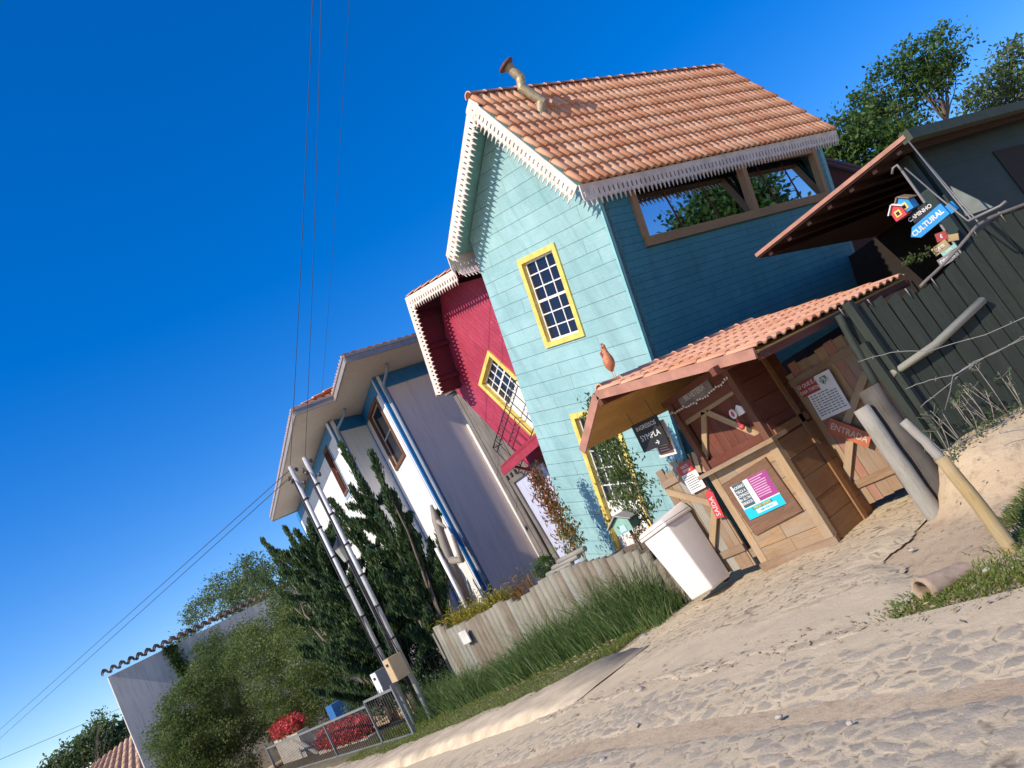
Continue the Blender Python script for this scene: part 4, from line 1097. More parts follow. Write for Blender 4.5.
# chalk sign and leaflet board hanging at the left eave
ck=board('chalk_sign',FX(6.9),[(630,427),(654,415),(671,442),(645,452)],black_p,None,w=0,th_=.015); tag(ck[0],'black chalk sign reading INGRESSOS SYMPLA under the booth eave','sign')
m=MB(); text_mesh(m,ck[1],'INGRESSOS',.075,0,.11,.003,0,.001,sx=.95); text_mesh(m,ck[1],'SYMPLA',.10,0,-.02,.003,0,.001); text_mesh(m,ck[1],'→',.09,.06,-.13,.003,0,.002); m.build('lettering',chalk,ck[0])
m=MB(); Gk=ck[1]
for sx_ in (-1,1): a=Gk.p(sx_*ck[2]*.42,ck[3]*.5,-.01); m.tube([a,a+V((0,0,.22))],.003,4)
m.build('cord',cablem,ck[0])
lb=board('leaflet_board',FX(7.05),[(652,425),(664,418),(676,455),(655,457)],paper,None,w=0,th_=.012); tag(lb[0],'white board with a brown notice behind the black chalk sign','sign')
Gl=lb[1]; patch(Gl,-lb[2]*.42,lb[2]*.42,-lb[3]*.44,lb[3]*.0,simple('brown notice',(.16,.07,.05),.6),lb[0])
m=MB()
for i in range(4): m.box(Gl,-lb[2]*.3,lb[2]*(.15+.1*RND.random()),-lb[3]*(.12+.07*i),-lb[3]*(.12+.07*i)+.008,.004,.006)
m.build('text_lines',chalk,lb[0])
# ---------------------------------------------------------------- gates
def gate(name,F,u0,u1,z0,z1,label,seed,mats,bracepx):
    g=thing(name,F.p((u0+u1)/2,z0,0),label,'gate'); r=random.Random(seed); u=u0; k=0
    while u<u1-.02:
        wd=min(r.uniform(.10,.16),u1-u); m=MB(); 
        m.box(F,u,u+wd-.005,z0+r.uniform(-.02,.02),z1+r.uniform(-.06,.05),-.028,r.uniform(-.004,.004)); m.build('plank',mats[k%len(mats)],g); u+=wd; k+=1
    for z in (z0+.2,z1-.22):
        m=MB(); m.box(F,u0,u1,z,z+.09,.006,.03); m.build('rail',plank,g)
    for a,b in bracepx:
        m=MB(); A_=F.p(a[0],a[1],.045); B_=F.p(b[0],b[1],.045); t=(B_-A_).normalized(); s_=t.cross(F.n)*.045; n_=F.n*.012
        m.hexa([A_-s_-n_,A_+s_-n_,B_+s_-n_,B_-s_-n_,A_-s_+n_,A_+s_+n_,B_+s_+n_,B_-s_+n_]); m.build('brace',planklit,g)
    return g
FG=FX(8.28)
pinkp=wood('pink tinted plank',(.34,.13,.09),(.45,.22,.15),.2)
e0_,e1_=FG.px(853,492)[0]-.1,FG.px(930,470)[0]+.02
q1=FG.px(846,498,.04); q2=FG.px(851,432,.04); q3=FG.px(862,405,.04)
eg=gate('entrance_gate',FG,-5.70,-4.45,.12,1.93,'plank entrance gate with a diagonal brace, hinged at the log post',3,[plank,plankm,pinkp,plank],[((q1[0],q1[1]+.02),(q2[0],q2[1])),((q2[0]+.0,q2[1]+.1),(FG.px(866,372,.04)))])
eb_=board('rules_board',FG,[(800,381),(828,372),(852,405),(822,423)],paper,None,w=.07,th_=.012); tag(eb_[0],'white board of small text with a red heading on the entrance gate','sign')
Gb=eb_[1]; wb,hb=eb_[2],eb_[3]
rhd=patch(Gb,-wb*.62,-wb*.02,hb*.16,hb*.5,redhead,eb_[0],w=.004)
m=MB(); text_mesh(m,Gb,'O QUE É A',.062,-wb*.31,hb*.41,.007,0,.001,sx=.9); text_mesh(m,Gb,'CASA TORTA?',.055,-wb*.32,hb*.26,.007,0,.001,sx=.8); m.build('lettering',chalk,eb_[0])
m=MB()
for i in range(9):
    for k in range(7):
        L=RND.uniform(.6,1)*wb*.115; x=-wb*.44+k*wb*.127
        if i<1 and k>4: continue
        m.box(Gb,x,x+L,hb*(.09-i*.062),hb*(.09-i*.062)+.009,.004,.0055)
m.build('text_lines',ink,eb_[0])
m=MB()
for k in range(60):
    a=RND.random()*6.3; r=.055*RND.random()**.5; leafquad(m,Gb.p(wb*.22+r*math.cos(a),hb*.33+r*math.sin(a),.008),.022,.6,Gb.ex*math.cos(a)+Gb.ey*math.sin(a))
for f in range(len(m.f)):
    pass
m.v=[tuple(Gb.p((V(v)-Gb.o).dot(Gb.ex),(V(v)-Gb.o).dot(Gb.ey),.007+.0002*(i//4%5))) for i,v in enumerate(m.v)]
m.build('emblem',simple('green print',(.03,.16,.07),.6,bump=0),eb_[0])
en=board('entrance_sign',FG,[(829,418),(869,433),(871,449),(828,432)],orsign,None,w=.10,th_=.02); tag(en[0],'reddish tilted board lettered ENTRADA on the entrance gate','sign')
m=MB(); text_mesh(m,en[1],'ENTRADA',.115,0,0,.003,0,.001,sx=.85); m.build('lettering',simple('cream lettering',(.62,.50,.40),.7,bump=0),en[0])
FE=FX(7.55)
xg=gate('exit_gate',FE,-7.60,-6.90,.06,1.62,'weathered plank exit gate between the white bin and the ticket booth',5,[plank,plankm,greyw,plank],[((-7.55,1.35),(-6.95,.95)),((-6.95,.9),(-7.5,.3))])
xb=board('exit_notice',FE,[(676,468),(690,460),(706,487),(692,494)],paper,None,w=.05,th_=.008); tag(xb[0],'white notice with a red heading on the exit gate','sign')
Gx=xb[1]; wx,hx=xb[2],xb[3]
patch(Gx,-wx*.5,wx*.5,hx*.16,hx*.5,simple('bright red header',(.5,.05,.03),.6,bump=0),xb[0])
m=MB(); text_mesh(m,Gx,'VOLTE',.055,0,hx*.40,.006,0,.001,sx=.8); text_mesh(m,Gx,'SEMPRE',.05,0,hx*.26,.006,0,.001,sx=.8); m.build('lettering',chalk,xb[0])
m=MB()
for i in range(7): m.box(Gx,-wx*.4,wx*(.2+.2*RND.random()),hx*(.06-i*.075),hx*(.06-i*.075)+.006,.003,.005)
m.build('text_lines',ink,xb[0])
es=board('exit_sign',FE,[(707,488),(714,492),(722,518),(706,514)],redsign,None,w=.08,th_=.02); 
for o_ in (es[0],): bpy.data.objects.remove(o_)
Fsd=Fr(FE.p(*FE.px(714,504,.08),.08),FE.ey*-1,FE.ex); ca=R(8)
Fsd=Fr(Fsd.o,FE.ey*math.cos(ca)+FE.ex*math.sin(ca),FE.ey*math.sin(ca)*1-FE.ex*math.cos(ca))
m=MB(); m.poly(Fsd,[(-.19,-.065),(.14,-.065),(.20,0.0),(.14,.065),(-.19,.065)],[],0,-.02); es=m.build('exit_sign',redsign); tag(es,'red arrow board lettered SAÍDA hung upright beside the exit gate','sign')
m=MB(); text_mesh(m,Fsd,'SAÍDA',.10,-.03,0,.003,0,.001,sx=.95); m.build('lettering',chalk,es)
# ---------------------------------------------------------------- rooster
rp_=atx(615,378,6.75); rz_=ap.z+.10
ry=min([6.1+.02*k for k in range(60)],key=lambda x:abs((atx(616,379,x).y-ap.y)))
rc=V((ry,ap.y,atx(616,379,ry).z))
rb_=thing('rooster_figure',rc,'small orange rooster figure standing on the booth roof ridge','ornament')
m=MB(); c=rc+V((0,0,.19))
up_=V((0,0,1))
def rad(t): return .055*math.sin(math.pi*min(1,t*1.0))**.7
pts=[];rr_=[]
for i in range(12):
    t=i/11; pts.append(c+V((-.01-.02*t,.01+.045*(.5-t)*0,-.10+.30*t))+V((0,-.03*math.sin(t*2.2),0)))
    rr_.append([.012,.045,.068,.08,.084,.08,.068,.052,.042,.036,.034,.014][i])
m.tube(pts,rr_,12,smooth=True)
m.ell(pts[-2]+V((0,-.008,.01)),.034,.034,.03,10,7)
m.tube([pts[-2]+V((-.03,-.01,.01)),pts[-2]+V((-.06,-.02,0))],[.012,.002],6)
m.build('body',simple('orange clay',(.55,.20,.09),.6,var=.25,sc=25),rb_)
m=MB()
for k in range(4): m.tube([c+V((.0,.05,-.02)),c+V((.01,.085+.01*k,.04+.03*k)),c+V((.02,.075-.005*k,.09+.02*k))],[.02,.018,.006],6)
m.build('tail',simple('brown clay',(.32,.08,.05),.6,var=.2),rb_)
m=MB()
for sg in (-1,1): 
    q=rc+V((-.0,.02*sg,0)); m.tube([c+V((0,.022*sg,-.08)),q],[.009,.006],6); m.tube([q+V((-.03,0,0)),q+V((.02,0,0))],.005,5)
m.build('leg',simple('pale leg',(.6,.45,.3),.6),rb_)
m=MB(); 
for k in range(3): m.ell(pts[-1]+V((-.018+.016*k,0,.012)),.01,.006,.014,6,5)
m.build('comb',redsign,rb_); rb_.scale=(.82,.82,1.12); rb_.rotation_euler=(R(14),0,0)
# ---------------------------------------------------------------- bin
bn=thing('wheelie_bin',(7.2,7.42,0),'white wheeled refuse bin with its lid closed beside the palisade','bin')
bx0,bx1,by0,by1=6.98,7.50,7.22,7.78; H=.98
m=MB(); ins=.075
bot_=[V((bx0+ins,by0+ins*.7,.03)),V((bx1-ins*.4,by0+ins*.7,.03)),V((bx1-ins*.4,by1-ins*.7,.03)),V((bx0+ins,by1-ins*.7,.03))]
top4=[V((bx0,by0,H)),V((bx1,by0,H)),V((bx1,by1,H)),V((bx0,by1,H))]
m.hexa(bot_+top4); ob=m.build('body',binm,bn)
def bevel(o,w,s=3):
    md=o.modifiers.new('Bevel','BEVEL'); md.width=w; md.segments=s; md.limit_method='ANGLE'
    o.data.polygons.foreach_set('use_smooth',[True]*len(o.data.polygons))
    import bmesh
    b=bmesh.new(); b.from_mesh(o.data); bmesh.ops.remove_doubles(b,verts=b.verts,dist=1e-4); b.to_mesh(o.data); b.free()
bevel(ob,.035,4)
m=MB(); e=.03; e=.018; m.hexa([V((bx0-e,by0-e,H)),V((bx1+e,by0-e,H)),V((bx1+e,by1+e,H)),V((bx0-e,by1+e,H)),V((bx0-e,by0-e,H+.045)),V((bx1+e,by0-e,H+.045)),V((bx1+e,by1+e,H+.045)),V((bx0-e,by1+e,H+.045))]); ob=m.build('rim',binm,bn); bevel(ob,.015)
m=MB(); z=H+.047; m.hexa([V((bx0-.03,by0-.02,z)),V((bx1+.02,by0-.02,z)),V((bx1+.02,by1+.02,z)),V((bx0-.03,by1+.02,z)),V((bx0-.02,by0+.03,z+.05)),V((bx1-.0,by0+.03,z+.12)),V((bx1-.0,by1-.03,z+.12)),V((bx0-.02,by1-.03,z+.05))]); ob=m.build('lid',binm,bn); bevel(ob,.02)
m=MB(); m.tube([V((bx1+.06,by0+.05,H+.05)),V((bx1+.06,by1-.05,H+.05))],.017,8); m.build('handle',binm,bn)
bn.rotation_euler=(-R(7),0,0)
for yy in (by0+.06,by1-.16):
    m=MB(); m.tube([V((bx1-.10,yy+.04,.075)),V((bx1-.10,yy+.07,.075))],.075,14); m.build('wheel',black_p,bn)
# ---------------------------------------------------------------- palisade retaining wall
pal=thing('log_palisade',(7.6,12,-.2),'retaining palisade of upright grey half logs with a wavy top','palisade')
PA=V((7.42,8.05,0)); PB=V((7.62,15.9,0))
tops=[(660,556),(640,548),(600,556),(560,570),(540,580),(520,600),(500,602),(470,620),(445,630),(434,628)]
Fp=Fr((7.5,0,0),(PB-PA).normalized()*-1,(0,0,1)); 
tq=sorted([(atx(a,b,7.5).y,atx(a,b,7.5).z) for a,b in tops])
def ptop(y):
    for (a,b),(c,d) in zip(tq,tq[1:]):
        if a<=y<=c: return b+(d-b)*(y-a)/(c-a)
    return tq[0][1] if y<tq[0][0] else tq[-1][1]
y=8.12; 
while y<15.95:
    r=RND.uniform(.075,.105); t=(y-PA.y)/(PB.y-PA.y); x=PA.x+(PB.x-PA.x)*t
    m=MB(); z=ptop(y)+RND.uniform(-.02,.02); g=gh(x,y)-.15
    pts=[V((x+RND.gauss(0,.004),y+RND.gauss(0,.004),g+(z-g)*k/4)) for k in range(5)]
    m.tube(pts,[r*1.02,r,r,r*.98,r*.90],10,wob=.10); m.build('log',RND.choice((logw,logw,logw2,logw3)),pal); y+=r*2*1.04
m=MB(); m.hexa([V((7.50,8.1,-.6)),V((10.8,8.9,-.6)),V((10.8,18.6,-1.2)),V((7.68,16,-1.2)),V((7.50,8.1,.74)),V((9.0,9.6,.78)),V((10.8,15.5,.75)),V((7.68,16,.72))])
o=m.build('planting_bed',soil); tag(o,kind='structure')
m=MB(); q=atx(465,637,7.4); G=Fr(q,(0,-1,0),(0,0,1)); m.box(G,-.17,.17,-.13,.13,-.01,.015); tag(m.build('small_plaque',simple('plaque',(.62,.60,.55),.6,var=.1)),'small whitish plaque nailed to the left end of the palisade','plaque')
m=MB(); q=atx(436,632,7.55); g0=V((7.62,16.15,-.7)); m.bar(g0,V((7.62,16.15,q.z)),.10,.06,up=(1,0,0)); tag(m.build('end_post',logw,org=g0),'flat weathered board post closing the left end of the palisade','post')
# ---------------------------------------------------------------- plants
def leafplant(name,label,cat,mat,fn,org,group=None,stem=None):
    if stem:
        t=thing(name,org,label,cat,group); m=MB(); stem(m); m.build('stem',stem_mat,t); m=MB(); fn(m); m.build('foliage',mat,t); return t
    m=MB(); fn(m); o=m.build(name,mat,org=org); tag(o,label,cat,group); return o
stem_mat=barkl
def bladecl(m,c,n,ln,wd,spread,droop,shade=None):
    for i in range(n):
        a=RND.uniform(0,6.283); s=spread*RND.random()**.6; L=ln*RND.uniform(.55,1.1)
        b=V(c)+V((math.cos(a),math.sin(a),0))*s*.25
        d=V((math.cos(a)*s,math.sin(a)*s,0)); u=RND.random() if shade is None else max(0,min(1,RND.gauss(shade,.2)))
        prev=None; K=4; side=V((-math.sin(a),math.cos(a),0))*wd
        if RND.random()<.5: side=V((RND.gauss(0,1),RND.gauss(0,1),0)).normalized()*wd
        for k in range(K+1):
            t=k/K; p=b+d*(t**1.6)*L+V((0,0,L*t*(1-droop*t*t))); w=side*(1-t*.9)
            if prev: m.face([prev[0]-prev[1],prev[0]+prev[1],p+w,p-w],[(u,0)]*4)
            prev=(p,w)
# leafy shrub beside the teal door
def f(m):
    a=atx(640,515,8.25); tp=atx(592,404,8.25)
    for i in range(46):
        t=i/45; c=a.lerp(tp,t*.98); r=.32*(1-t)**.6*(.6+.6*math.sin(t*9)**2)+.05
        for _ in range(8):
            q=c+V((RND.gauss(0,r*.5),RND.gauss(0,r*.75),RND.gauss(0,.08)))
            tt=RND.random()
            for k in range(9): leafquad(m,q+V((RND.gauss(0,.05),RND.gauss(0,.05),RND.gauss(0,.05))),.07,.42,V((RND.gauss(0,.6),RND.gauss(0,.6),1)),tt)
tb_=atx(640,515,8.25)
stems=lambda m:(branches(m,V((8.25,9.0,.7)),[atx(600,425,8.25),atx(630,470,8.25),atx(615,460,8.3)],.02,6,.08))
leafplant('leafy_shrub','tall loose green shrub in front of the teal house door','shrub',L_olive,f,V((8.25,9.0,.7)),stem=stems)
# croton shrub
def f(m):
    a=atx(575,548,8.6); tp=atx(536,475,8.6)
    for i in range(40):
        t=i/39; c=a.lerp(tp,t); r=.20*(1-t*.6)
        for _ in range(7):
            q=c+V((RND.gauss(0,r*.5),RND.gauss(0,r*.7),RND.gauss(0,.1)))
            for k in range(6): leafquad(m,q+V((RND.gauss(0,.06),RND.gauss(0,.06),RND.gauss(0,.05))),.10,.3,V((RND.gauss(0,.8),RND.gauss(0,.8),1)),min(1,max(0,1-t*1.1+RND.gauss(0,.2))))
leafplant('croton_shrub','reddish brown and green narrow shrub in front of the red house','shrub',L_croton,f,V((8.6,11.3,.75)),stem=lambda m:branches(m,V((8.6,11.3,.72)),[atx(540,480,8.6),atx(552,510,8.6),atx(565,520,8.6)],.02,5,.08))
# second small plant between them throwing shade on the teal wall
def f(m):
    a=atx(606,548,8.3); 
    clumps(m,atx(584,530,8.7),(.25,.3,.35),40,9,.06,.1,.4)
# round bush, fern, sprouts
leafplant('round_bush','small clipped round bush above the palisade','bush',L_green,lambda m:clumps(m,atx(543,567,8.3),(.22,.24,.2),90,14,.045,.07,.5,.7),atx(543,575,8.3))
def f(m):
    for (a,b) in ((452,612),(470,604),(486,600),(500,597),(460,608),(478,608),(492,592)):
        c=atx(a,b,8.1); bladecl(m,c+V((0,0,-.35)),80,.75,.012,.9,.75)
        for k in range(150):
            q=c+V((RND.gauss(0,.22),RND.gauss(0,.26),RND.gauss(0,.12)-.1)); leafquad(m,q,.09,.22)
leafplant('yellow_fern','yellowish arching fern bush spilling over the left end of the palisade','fern',L_yel,f,V((8.1,15,.7)))
def f(m):
    for (a,b) in ((520,585),(526,578),(512,590)):
        c=atx(a,b,8.3); bladecl(m,c+V((0,0,-.2)),20,.5,.01,.6,.4)
        for k in range(60): leafquad(m,c+V((RND.gauss(0,.12),RND.gauss(0,.16),RND.gauss(0,.12))),.06,.35)
leafplant('small_shrub','small brownish shrub between the fern and the round bush','shrub',L_croton,f,V((8.3,13,.7)))
# log planter and stack of small logs
m=MB()
for k in range(4): 
    a=atx(556+6*k,575-7*k,8.15); m.tube([a+V((0,.5,0)),a+V((0,-.35,.0))],.05,8)
tag(m.build('log_planter',greyw),'short grey log planter edge by the teal wall','planter')
# bleached driftwood trunk and white pole
dw=thing('driftwood_trunk',(8.6,14.9,.6),'bleached twisted driftwood trunk standing against the white house','trunk')
m=MB(); 
a=atx(468,604,8.6); b=atx(450,560,8.6); c=atx(436,520,8.6); d=atx(431,505,8.6)
m.tube([a,b,c,d],[.14,.12,.09,.03],9,wob=.35); m.tube([b,atx(462,560,8.6),atx(452,535,8.6)],[.10,.08,.03],8,wob=.3); m.tube([c,atx(446,528,8.6)],[.06,.02],7,wob=.3)
m.build('limb',barkl,dw)
m=MB(); m.tube([atx(466,606,8.4)+V((0,0,-.4)),atx(436,548,8.4)],.045,9); tag(m.build('white_pole',white_p),'short white pole leaning beside the driftwood trunk','pole')
# mint bird house
bh=thing('bird_house',(8.0,9.05,.7),'little mint green bird house with a grey roof beside the bin','bird house')
c=atx(626,523,8.0); G=Fr(c,(.25,-1,0),(0,0,1))
m=MB(); m.poly(G,[(-.16,-.12),(.16,-.12),(.16,.06),(0,.15),(-.16,.06)],[],.14,-.14); m.build('body',greenm,bh)
m=MB()
for sg in (-1,1):
    a=G.p(0,.17,.2); b=G.p(sg*.24,.035,.2); mm=[a,b,b-G.n*.4,a-G.n*.4]; n=(mm[1]-mm[0]).cross(mm[3]-mm[0]).normalized()*.018; n=n if n.z>0 else -n
    m.hexa(mm+[p+n for p in mm])
m.build('roof',simple('grey roof board',(.36,.34,.31),.8),bh)
m=MB(); m.box(G,-.06,.06,-.10,-.0,.141,.15); m.build('door',simple('pale blue door',(.45,.62,.75),.6),bh)
m=MB(); m.tube([c+V((0,0,-.12)),V((c.x,c.y,.6))],.025,8); m.build('stake',oldw,bh)
# pink flowers below it
leafplant('pink_flowers','cluster of pinkish brown blooms under the bird house','flowers',L_croton,lambda m:clumps(m,atx(640,535,7.9),(.12,.16,.12),30,12,.04,.06,.6),V((7.9,8.9,.75)))
# ---------------------------------------------------------------- grasses
def grass(name,mat,n,fn,ln,wd,label,droop=.35,spread=.5,kind='stuff',dens=None,zo=0):
    m=MB()
    for i in range(n):
        x,y=fn(); bladecl(m,(x,y,gh(x,y)-.03+zo),1,ln*RND.uniform(.5,1.15)*(dens(x,y) if dens else 1),wd,spread,droop)
    o=m.build(name,mat,org=(6,10,0)); o['label']=label; o['category']='grass'; o['kind']=kind; return o
def strip():
    y=RND.uniform(8.15,17.2); x0=6.62+.25*noise.noise(V((y*.8,1,1)))+.1*(y>15); 
    return x0+(7.45-x0)*RND.random()**.8,y
def den(x,y): return (.72+.55*noise.noise(V((x*2,y*1.3,3))))*(.5+.6*sstep(8.0,8.8,y))*(1.08-.25*sstep(10.5,13,y))
long_=grass('long_grass',L_long,15000,strip,1.3,.008,'tall arching green grass along the foot of the palisade',.35,.55,dens=den)
grass('dry_grass',L_dry,1500,strip,1.15,.004,'dry straw-coloured stems mixed into the tall grass',.45,.8,dens=den)
def lawnf():
    while 1:
        y=RND.uniform(8.35,19); x=RND.uniform(5.35,6.9); lo=5.54+.16*noise.noise(V((y*1.1,0,3)))+.5*sstep(9.6,8.2,y)+.05*RND.gauss(0,1)
        if x>lo: return x,y
lw=grass('lawn_strip',L_lawn,42000,lawnf,.075,.006,'short sunlit grass strip between the pavement and the tall grass',.5,.9,zo=.10)
def patch1():
    while 1:
        x=RND.uniform(4.35,6.2); y=RND.uniform(1.4,4.0)
        c=(x-4.75)/.42; k=noise.noise(V((x*2.3,y*2.3,7)))
        cy=3.55-(x-4.6)*.25
        if y<cy+.15*k and abs(x-(4.85+.13*(3.6-y)))<.33+.35*k and k>-.32: return x,y
grass('verge_grass',L_lawn,5200,patch1,.085,.006,'grass tufts around the buried pipe at the right',.6,1.0)
def patch2():
    while 1:
        x=RND.uniform(5.6,7.6); y=RND.uniform(1.9,3.1); k=noise.noise(V((x*1.3,y*1.3,3)))
        if y<3.25-.04*(x-6)+.4*k and k>-.12 : return x,y
grass('bank_grass',L_grass,26000,patch2,.10,.006,'grass growing on the dirt bank below the dark fence',.6,1.0)
# leaf litter and twigs
m=MB()
for i in range(700):
    q=RND.random()
    if q<.15: x=RND.uniform(5.2,8.0); y=RND.uniform(2.2,4.3)
    elif q<.5: x=RND.gauss(4.6,.15); y=RND.uniform(2.4,8)
    else: x=RND.uniform(5.9,6.5); y=RND.uniform(8.3,12)
    c=V((x,y,gh(x,y)+.012 if not(5.9<x<6.6 and y>8.2) else gh(x,y)+.13)); s_=RND.uniform(.012,.035)
    a=RND.random()*6.28; d=V((math.cos(a),math.sin(a),RND.gauss(0,.15)))*s_; e=V((-math.sin(a),math.cos(a),RND.gauss(0,.3)))*s_*.35
    m.face([c-d,c+e,c+d,c-e],[(RND.random(),0)]*4)
o=m.build('leaf_litter',leafmat('litter',(.18,.12,.06),(.34,.25,.14),(.45,.36,.24),0),org=(6,4,0)); tag(o,'dry leaves and twigs scattered on the dirt','litter',kind='stuff')
# flowering weeds in front of the fence
for (a,b,h) in ((944,447,.42),(960,440,.40),(978,432,.40),(990,425,.5),(1008,413,.55),(1020,405,.45),(1000,432,.3)):
    p=FD.p(*FD.px(a,b,.3),.3); p=V((p.x,p.y,gh(p.x,p.y)-.04)); m=MB()
    t=thing('flowering_weed',p,'spindly pale flowering weed at the foot of the dark fence','weed','weeds at the foot of the fence')
    for s_ in range(3):
        q=p+V((RND.gauss(0,.05),RND.gauss(0,.08),h*RND.uniform(.7,1.1))); m.tube([p,p.lerp(q,.5)+V((RND.gauss(0,.015),RND.gauss(0,.015),0)),q],[.005,.004,.003],4)
        for k in range(3):
            e=q+V((RND.gauss(0,.04),RND.gauss(0,.04),RND.uniform(-.06,.04))); m.tube([q+V((0,0,-.06)),e],.002,4)
            t.setdefault if 0 else None
            lf=e
            if s_==0 and k==0: heads=[]
            heads.append(e)
    m.build('stem',stem_mat,t); m=MB()
    for e in heads:
        for k in range(12): leafquad(m,e+V((RND.gauss(0,.01),RND.gauss(0,.01),RND.gauss(0,.01))),.016,.7)
    for k in range(40): leafquad(m,p+V((RND.gauss(0,.07),RND.gauss(0,.07),abs(RND.gauss(0,.08)))),.045,.5)
    m.build('flower_head',L_pale,t)
# pale rocks and pipe
pp=thing('drain_pipe',(5.05,3.4,0),'short clay drain pipe half buried beside the grass tufts','pipe')
a=atz(921,589,.05); b=atz(962,564,.02); a=V((a.x,a.y,.035)); b=V((b.x,b.y,-.05))
m=MB(); 
t=(b-a).normalized(); sx=t.cross(V((0,0,1))); 
for i in range(8):
    p,q=a.lerp(b,i/8),a.lerp(b,(i+1)/8)
    for k in range(14):
        a0,a1=2*math.pi*k/14,2*math.pi*(k+1)/14
        f=lambda c,r,an:c+sx*math.cos(an)*r+V((0,0,1))*math.sin(an)*r
        m.face([f(p,.088,a0),f(q,.088,a0),f(q,.088,a1),f(p,.088,a1)],None,True); m.face([f(p,.072,a0),f(p,.072,a1),f(q,.072,a1),f(q,.072,a0)],None,True)
        if i==0: m.face([f(p,.088,a0),f(p,.088,a1),f(p,.072,a1),f(p,.072,a0)])
m.build('pipe_wall',simple('dusty clay',(.42,.30,.21),.9,var=.2,sc=12),pp)
def rock(c,s,name='loose_stone',mat=None,label='',sq=(1,1,.55)):
    m=MB(); m.ell(c,s*sq[0],s*sq[1],s*sq[2],10,7); sd=RND.random()*40
    m.v=[tuple(V(v)+(V(v)-V(c))*(.55*noise.noise(V(v)*(1.3/s)+V((sd,0,0))))) for v in m.v]
    return tag(m.build(name,mat or concrete),label,'stone','loose stones on the paving')
for i in range(26):
    x=RND.uniform(2.2,6.6); y=RND.uniform(2.6,8.4)
    rock((x,y,gh(x,y)-.02),RND.uniform(.012,.03),label='small loose stone lying on the dusty paving')
for (a,b,s_) in ((590,646,.07),(640,630,.06),(918,590,.05),(640,690,.05),(655,582,.08)):
    p=atz(a,b,0); rock((p.x,p.y,gh(p.x,p.y)+.0),s_,label='fist-sized stone lying at the edge of the paving')
# ---------------------------------------------------------------- service poles
def pole(tp,bt,x,boxpx,bmats,label):
    y=(atx(*tp,x).y+atx(*bt,x).y)/2; zt=atx(*tp,x).z; z0=gh(x,y)
    t=thing('service_pole',(x,y,z0),label,'pole')
    m=MB(); m.tube([V((x,y,z0-.2)),V((x,y,zt*.5)),V((x,y,zt))],[.062,.058,.05],12); m.build('shaft',steel,t)
    m=MB(); m.tube([V((x-.09,y+.0,z0+1.5)),V((x-.085,y,zt*.6)),V((x-.07,y,zt-.3))],.018,6); m.tube([V((x-.05,y-.06,z0+1.6)),V((x-.09,y-.09,z0+2.2)),V((x-.05,y-.05,z0+2.7))],.013,6); m.build('conduit',cablem,t)
    m=MB(); 
    for k in range(6): z=z0+1.9+k*.75; m.tube([V((x,y,z)),V((x,y,z+.04))],.072,12)
    m.build('clamp',steel_d,t)
    m=MB()
    for k in range(4):
        a=k*1.6+.5; z=zt-.10-.14*k; d=V((math.cos(a),math.sin(a),0)); m.tube([V((x,y,z))+d*.05,V((x,y,z))+d*.16],.01,5); m.tube([V((x,y,z-.05))+d*.17,V((x,y,z+.02))+d*.17,V((x,y,z+.05))+d*.17],[.035,.045,.02],8)
    m.build('insulator',simple('dark porcelain',(.10,.07,.06),.3) if 'dark porcelain' not in MAT else MAT['dark porcelain'],t)
    c=atx(*boxpx,x-.12); F=FX(x-.30); G=Fr(V((x,y,c.z)),(0,-1,0),(0,0,1))
    m=MB(); m.box(G,-.17,.17,-.25,.25,.06,.36); b=m.build('meter_box',bmats[1],t)
    m=MB(); m.box(G,-.165,.165,-.245,.245,.362,.375); m.build('door',bmats[0],b)
    m=MB(); m.box(G,-.07,.07,.09,.15,.376,.38); m.build('meter_window',black_p,b)
    return t
pole((290,466),(392,678),6.75,(383,680),(meterw,meterg),'galvanised service pole with a white and grey meter box, behind the gate')
pole((305,456),(432,722),6.75,(400,665),(meterb,meterb),'galvanised service pole with a beige meter box, right of the other pole')
# overhead lines
def line(name,pts,label,r=.012,sag=0,grp='overhead cables'):
    m=MB(); a,b=map(V,pts); P_=[a.lerp(b,i/16)+V((0,0,-sag*4*(i/16)*(1-i/16))) for i in range(17)]
    m.tube(P_,r,5); return tag(m.build(name,cablem),label,'cable',grp)
P1=atx(290,470,6.75); P2=atx(305,460,6.75)
def far(px,py,t): return EYEP+ray(px,py).normalized()*t
line('overhead_cable',(P1,far(-25,752,70)),'upper of two parallel cables sloping down to the lower left',.010,0)
line('overhead_cable',(P1+V((0,0,-.14)),far(-25,761,70)),'lower of two parallel cables sloping down to the lower left',.010,0)
line('overhead_cable',(P1,far(314,-30,16)),'left of the thin cables rising from the service poles to the top edge',.007,.05)
line('overhead_cable',(P2,far(322,-30,16)),'right of the paired cables rising from the service poles to the top edge',.006,.06)
line('overhead_cable',(atx(322,392,9),far(351,-30,17)),'faint separate cable rising right of the pair to the top edge',.004,.05)
line('overhead_cable',(far(140,700,90),far(-20,768,80)),'faint lower cable near the lower left corner',.018,0)
